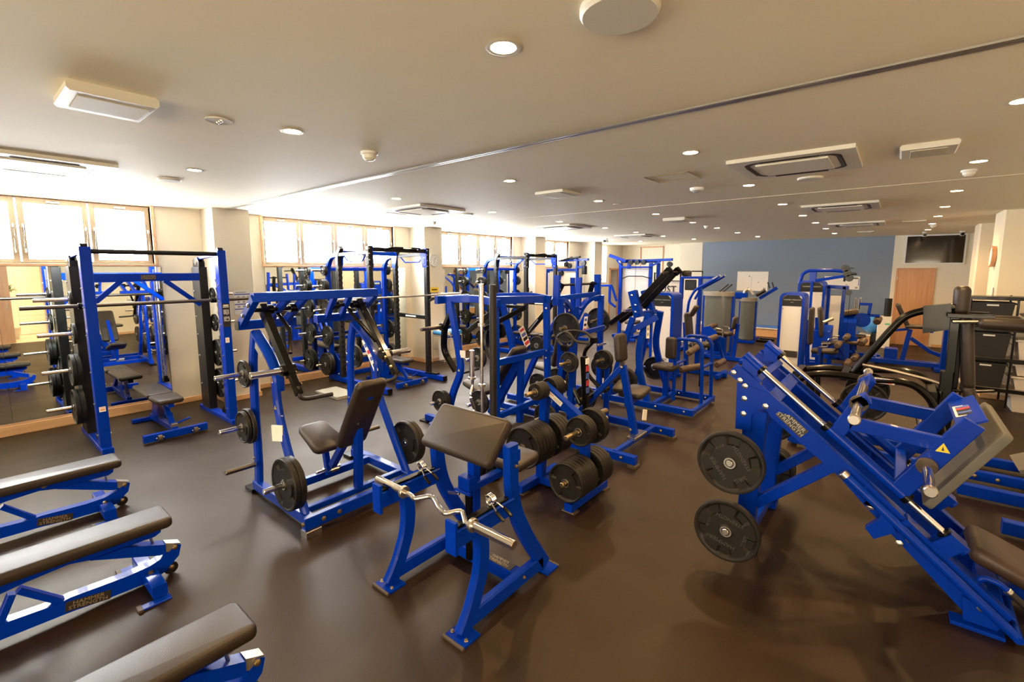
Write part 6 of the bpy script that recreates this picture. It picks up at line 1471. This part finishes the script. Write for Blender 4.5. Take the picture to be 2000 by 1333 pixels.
for x in (sx0,sx1):
    for y in (sy0,sy1): MB().cyl((x-.02,y,.03),(x+.02,y,.03),.03,12).build('caster',BLACK,q)
def crate(lab,x,y,z,m,w_=.36,d=.44,h=.30,grp='crates and bins by the aisle pillar',name='storage_crate'):
    c=thing(name,lab,'crate' if name=='storage_crate' else 'bin',(x,y,z),grp)
    b=MB(); t=.012
    def ring(s,zz): return [(x-w_/2*s,y-d/2*s,zz),(x+w_/2*s,y-d/2*s,zz),(x+w_/2*s,y+d/2*s,zz),(x-w_/2*s,y+d/2*s,zz)]
    o=ring(.86,z)+ring(1,z+h)+ring(.93,z+h)+ring(.80,z+.015)
    b.add(o,[[3,2,1,0],[0,1,5,4],[1,2,6,5],[2,3,7,6],[3,0,4,7],[4,5,9,8],[5,6,10,9],[6,7,11,10],[7,4,8,11],[8,9,13,12],[9,10,14,13],[10,11,15,14],[11,8,12,15],[12,13,14,15]]); b.build('body',m,c)
    rm=MB(); rr=ring(1.03,z+h-.015); 
    for i in range(4): rm.beam([rr[i],rr[(i+1)%4]],.02,.025)
    rm.build('rim',m,c)
    MB().box((x-w_/2-.012,y-.06,z+h-.05),(x-w_/2-.002,y+.06,z+h-.025),.002).build('grip_slot',WHITE if m==DUSK else SHELFM,c)
    return c
# black crates hang stepped on their own cart just before the shelf
crate('black open crate on the third shelf board, topmost of three',9.60,-1.07,1.175,DUSK,.40,.44,.36)
crate('black open crate on the second shelf board, middle of three',9.60,-1.07,.745,DUSK,.40,.44,.36)
crate('black open crate on the lowest shelf board of the wire shelf',9.60,-1.07,.315,DUSK,.40,.42,.36)
crate('pale translucent bin of papers on the second shelf board',9.62,-1.66,.745,BIN,.4,.6,.28,name='storage_bin')
crate('white lidded bin stacked on the lowest shelf board, top one',9.62,-1.66,.515,BIN,.4,.6,.17,name='storage_bin')
crate('white lidded bin stacked on the lowest shelf board, bottom one',9.62,-1.66,.315,BIN,.4,.6,.19,name='storage_bin')
crate('white bin on the floor under the wire shelf',9.62,-1.66,.0,BIN,.45,.62,.26,name='storage_bin')
crate('small clear bin on top shelf board of the wire shelf',9.62,-1.66,1.175,BIN,.35,.5,.20,name='storage_bin')
# angled tan panels (foot plates) of a machine cut by the frame edge
q=thing('footplate_machine','blue-based machine with tan footplates cut by the picture edge','weight machine',(5.1,-1.1,0))
MB().beam([(5.55,-.55,.08),(5.55,-1.9,.08)],.08,.10).build('base_beam',BLUE,q)
MB().beam([(4.9,-.75,.08),(4.9,-1.9,.08)],.08,.10).build('base_beam',BLUE,q)
MB().beam([(4.9,-1.5,.10),(5.55,-1.5,.10)],.07,.08).build('cross_beam',BLUE,q)
TAN=mat('tan_step_vinyl',(.13,.085,.045),.5)
MB().slab([(5.0,-1.02,.30),(5.45,-1.02,.30),(5.45,-1.02,.62) if False else (5.45,-1.30,.60),(5.0,-1.30,.60)],(0,-.03,-.03)).build('footplate',TAN,q)
MB().beam([(5.2,-1.2,.1),(5.2,-1.22,.42)],.08,.08,(0,1,0)).build('support_post',BLUE,q)
# ---- seen only in the mirror: plants by the tiled entrance wall
LEAF=mat('leaf_green',(.05,.16,.03),.5); POT=mat('cream_pot',(.62,.55,.42),.5); STEM=mat('palm_stem',(.2,.13,.06),.7)
def palm(lab,x,y,h):
    p=thing('potted_palm',lab,'plant',(x,y,0),'potted palms in the entrance')
    MB().lathe([(.11,0),(.16,.30),(.165,.32),(.14,.32),(.13,.27),(0,.27)],(x,y,0),(0,0,1),20).build('pot',POT,p)
    MB().tube([(x,y,.27),(x+.02,y,.6),(x,y+.01,h)],.018,8,.1).build('stem',STEM,p)
    random.seed(int(x*100)); m=MB()
    for k in range(34):
        a=random.uniform(0,6.283); e=random.uniform(.25,1.3); L=random.uniform(.3,.5)
        d=V((math.cos(a)*math.cos(e),math.sin(a)*math.cos(e),math.sin(e))); sd=V((-math.sin(a),math.cos(a),0))*.014; b=V((x,y,h))
        c1=b+d*L*.5; c2=b+d*L*.9+V((0,0,-.10)); 
        m.add([b-sd*.5,b+sd*.5,c1+sd,c1-sd,c2],[[0,1,2,3],[3,2,4]])
    l=m.build('leaves',LEAF,p); l['kind']='stuff'
palm('potted palm before the cream tiles, seen in the first mirror',1.10,-3.2,1.35)
palm('second potted palm nearer the camera side, seen in the first mirror',.45,-3.0,1.05)
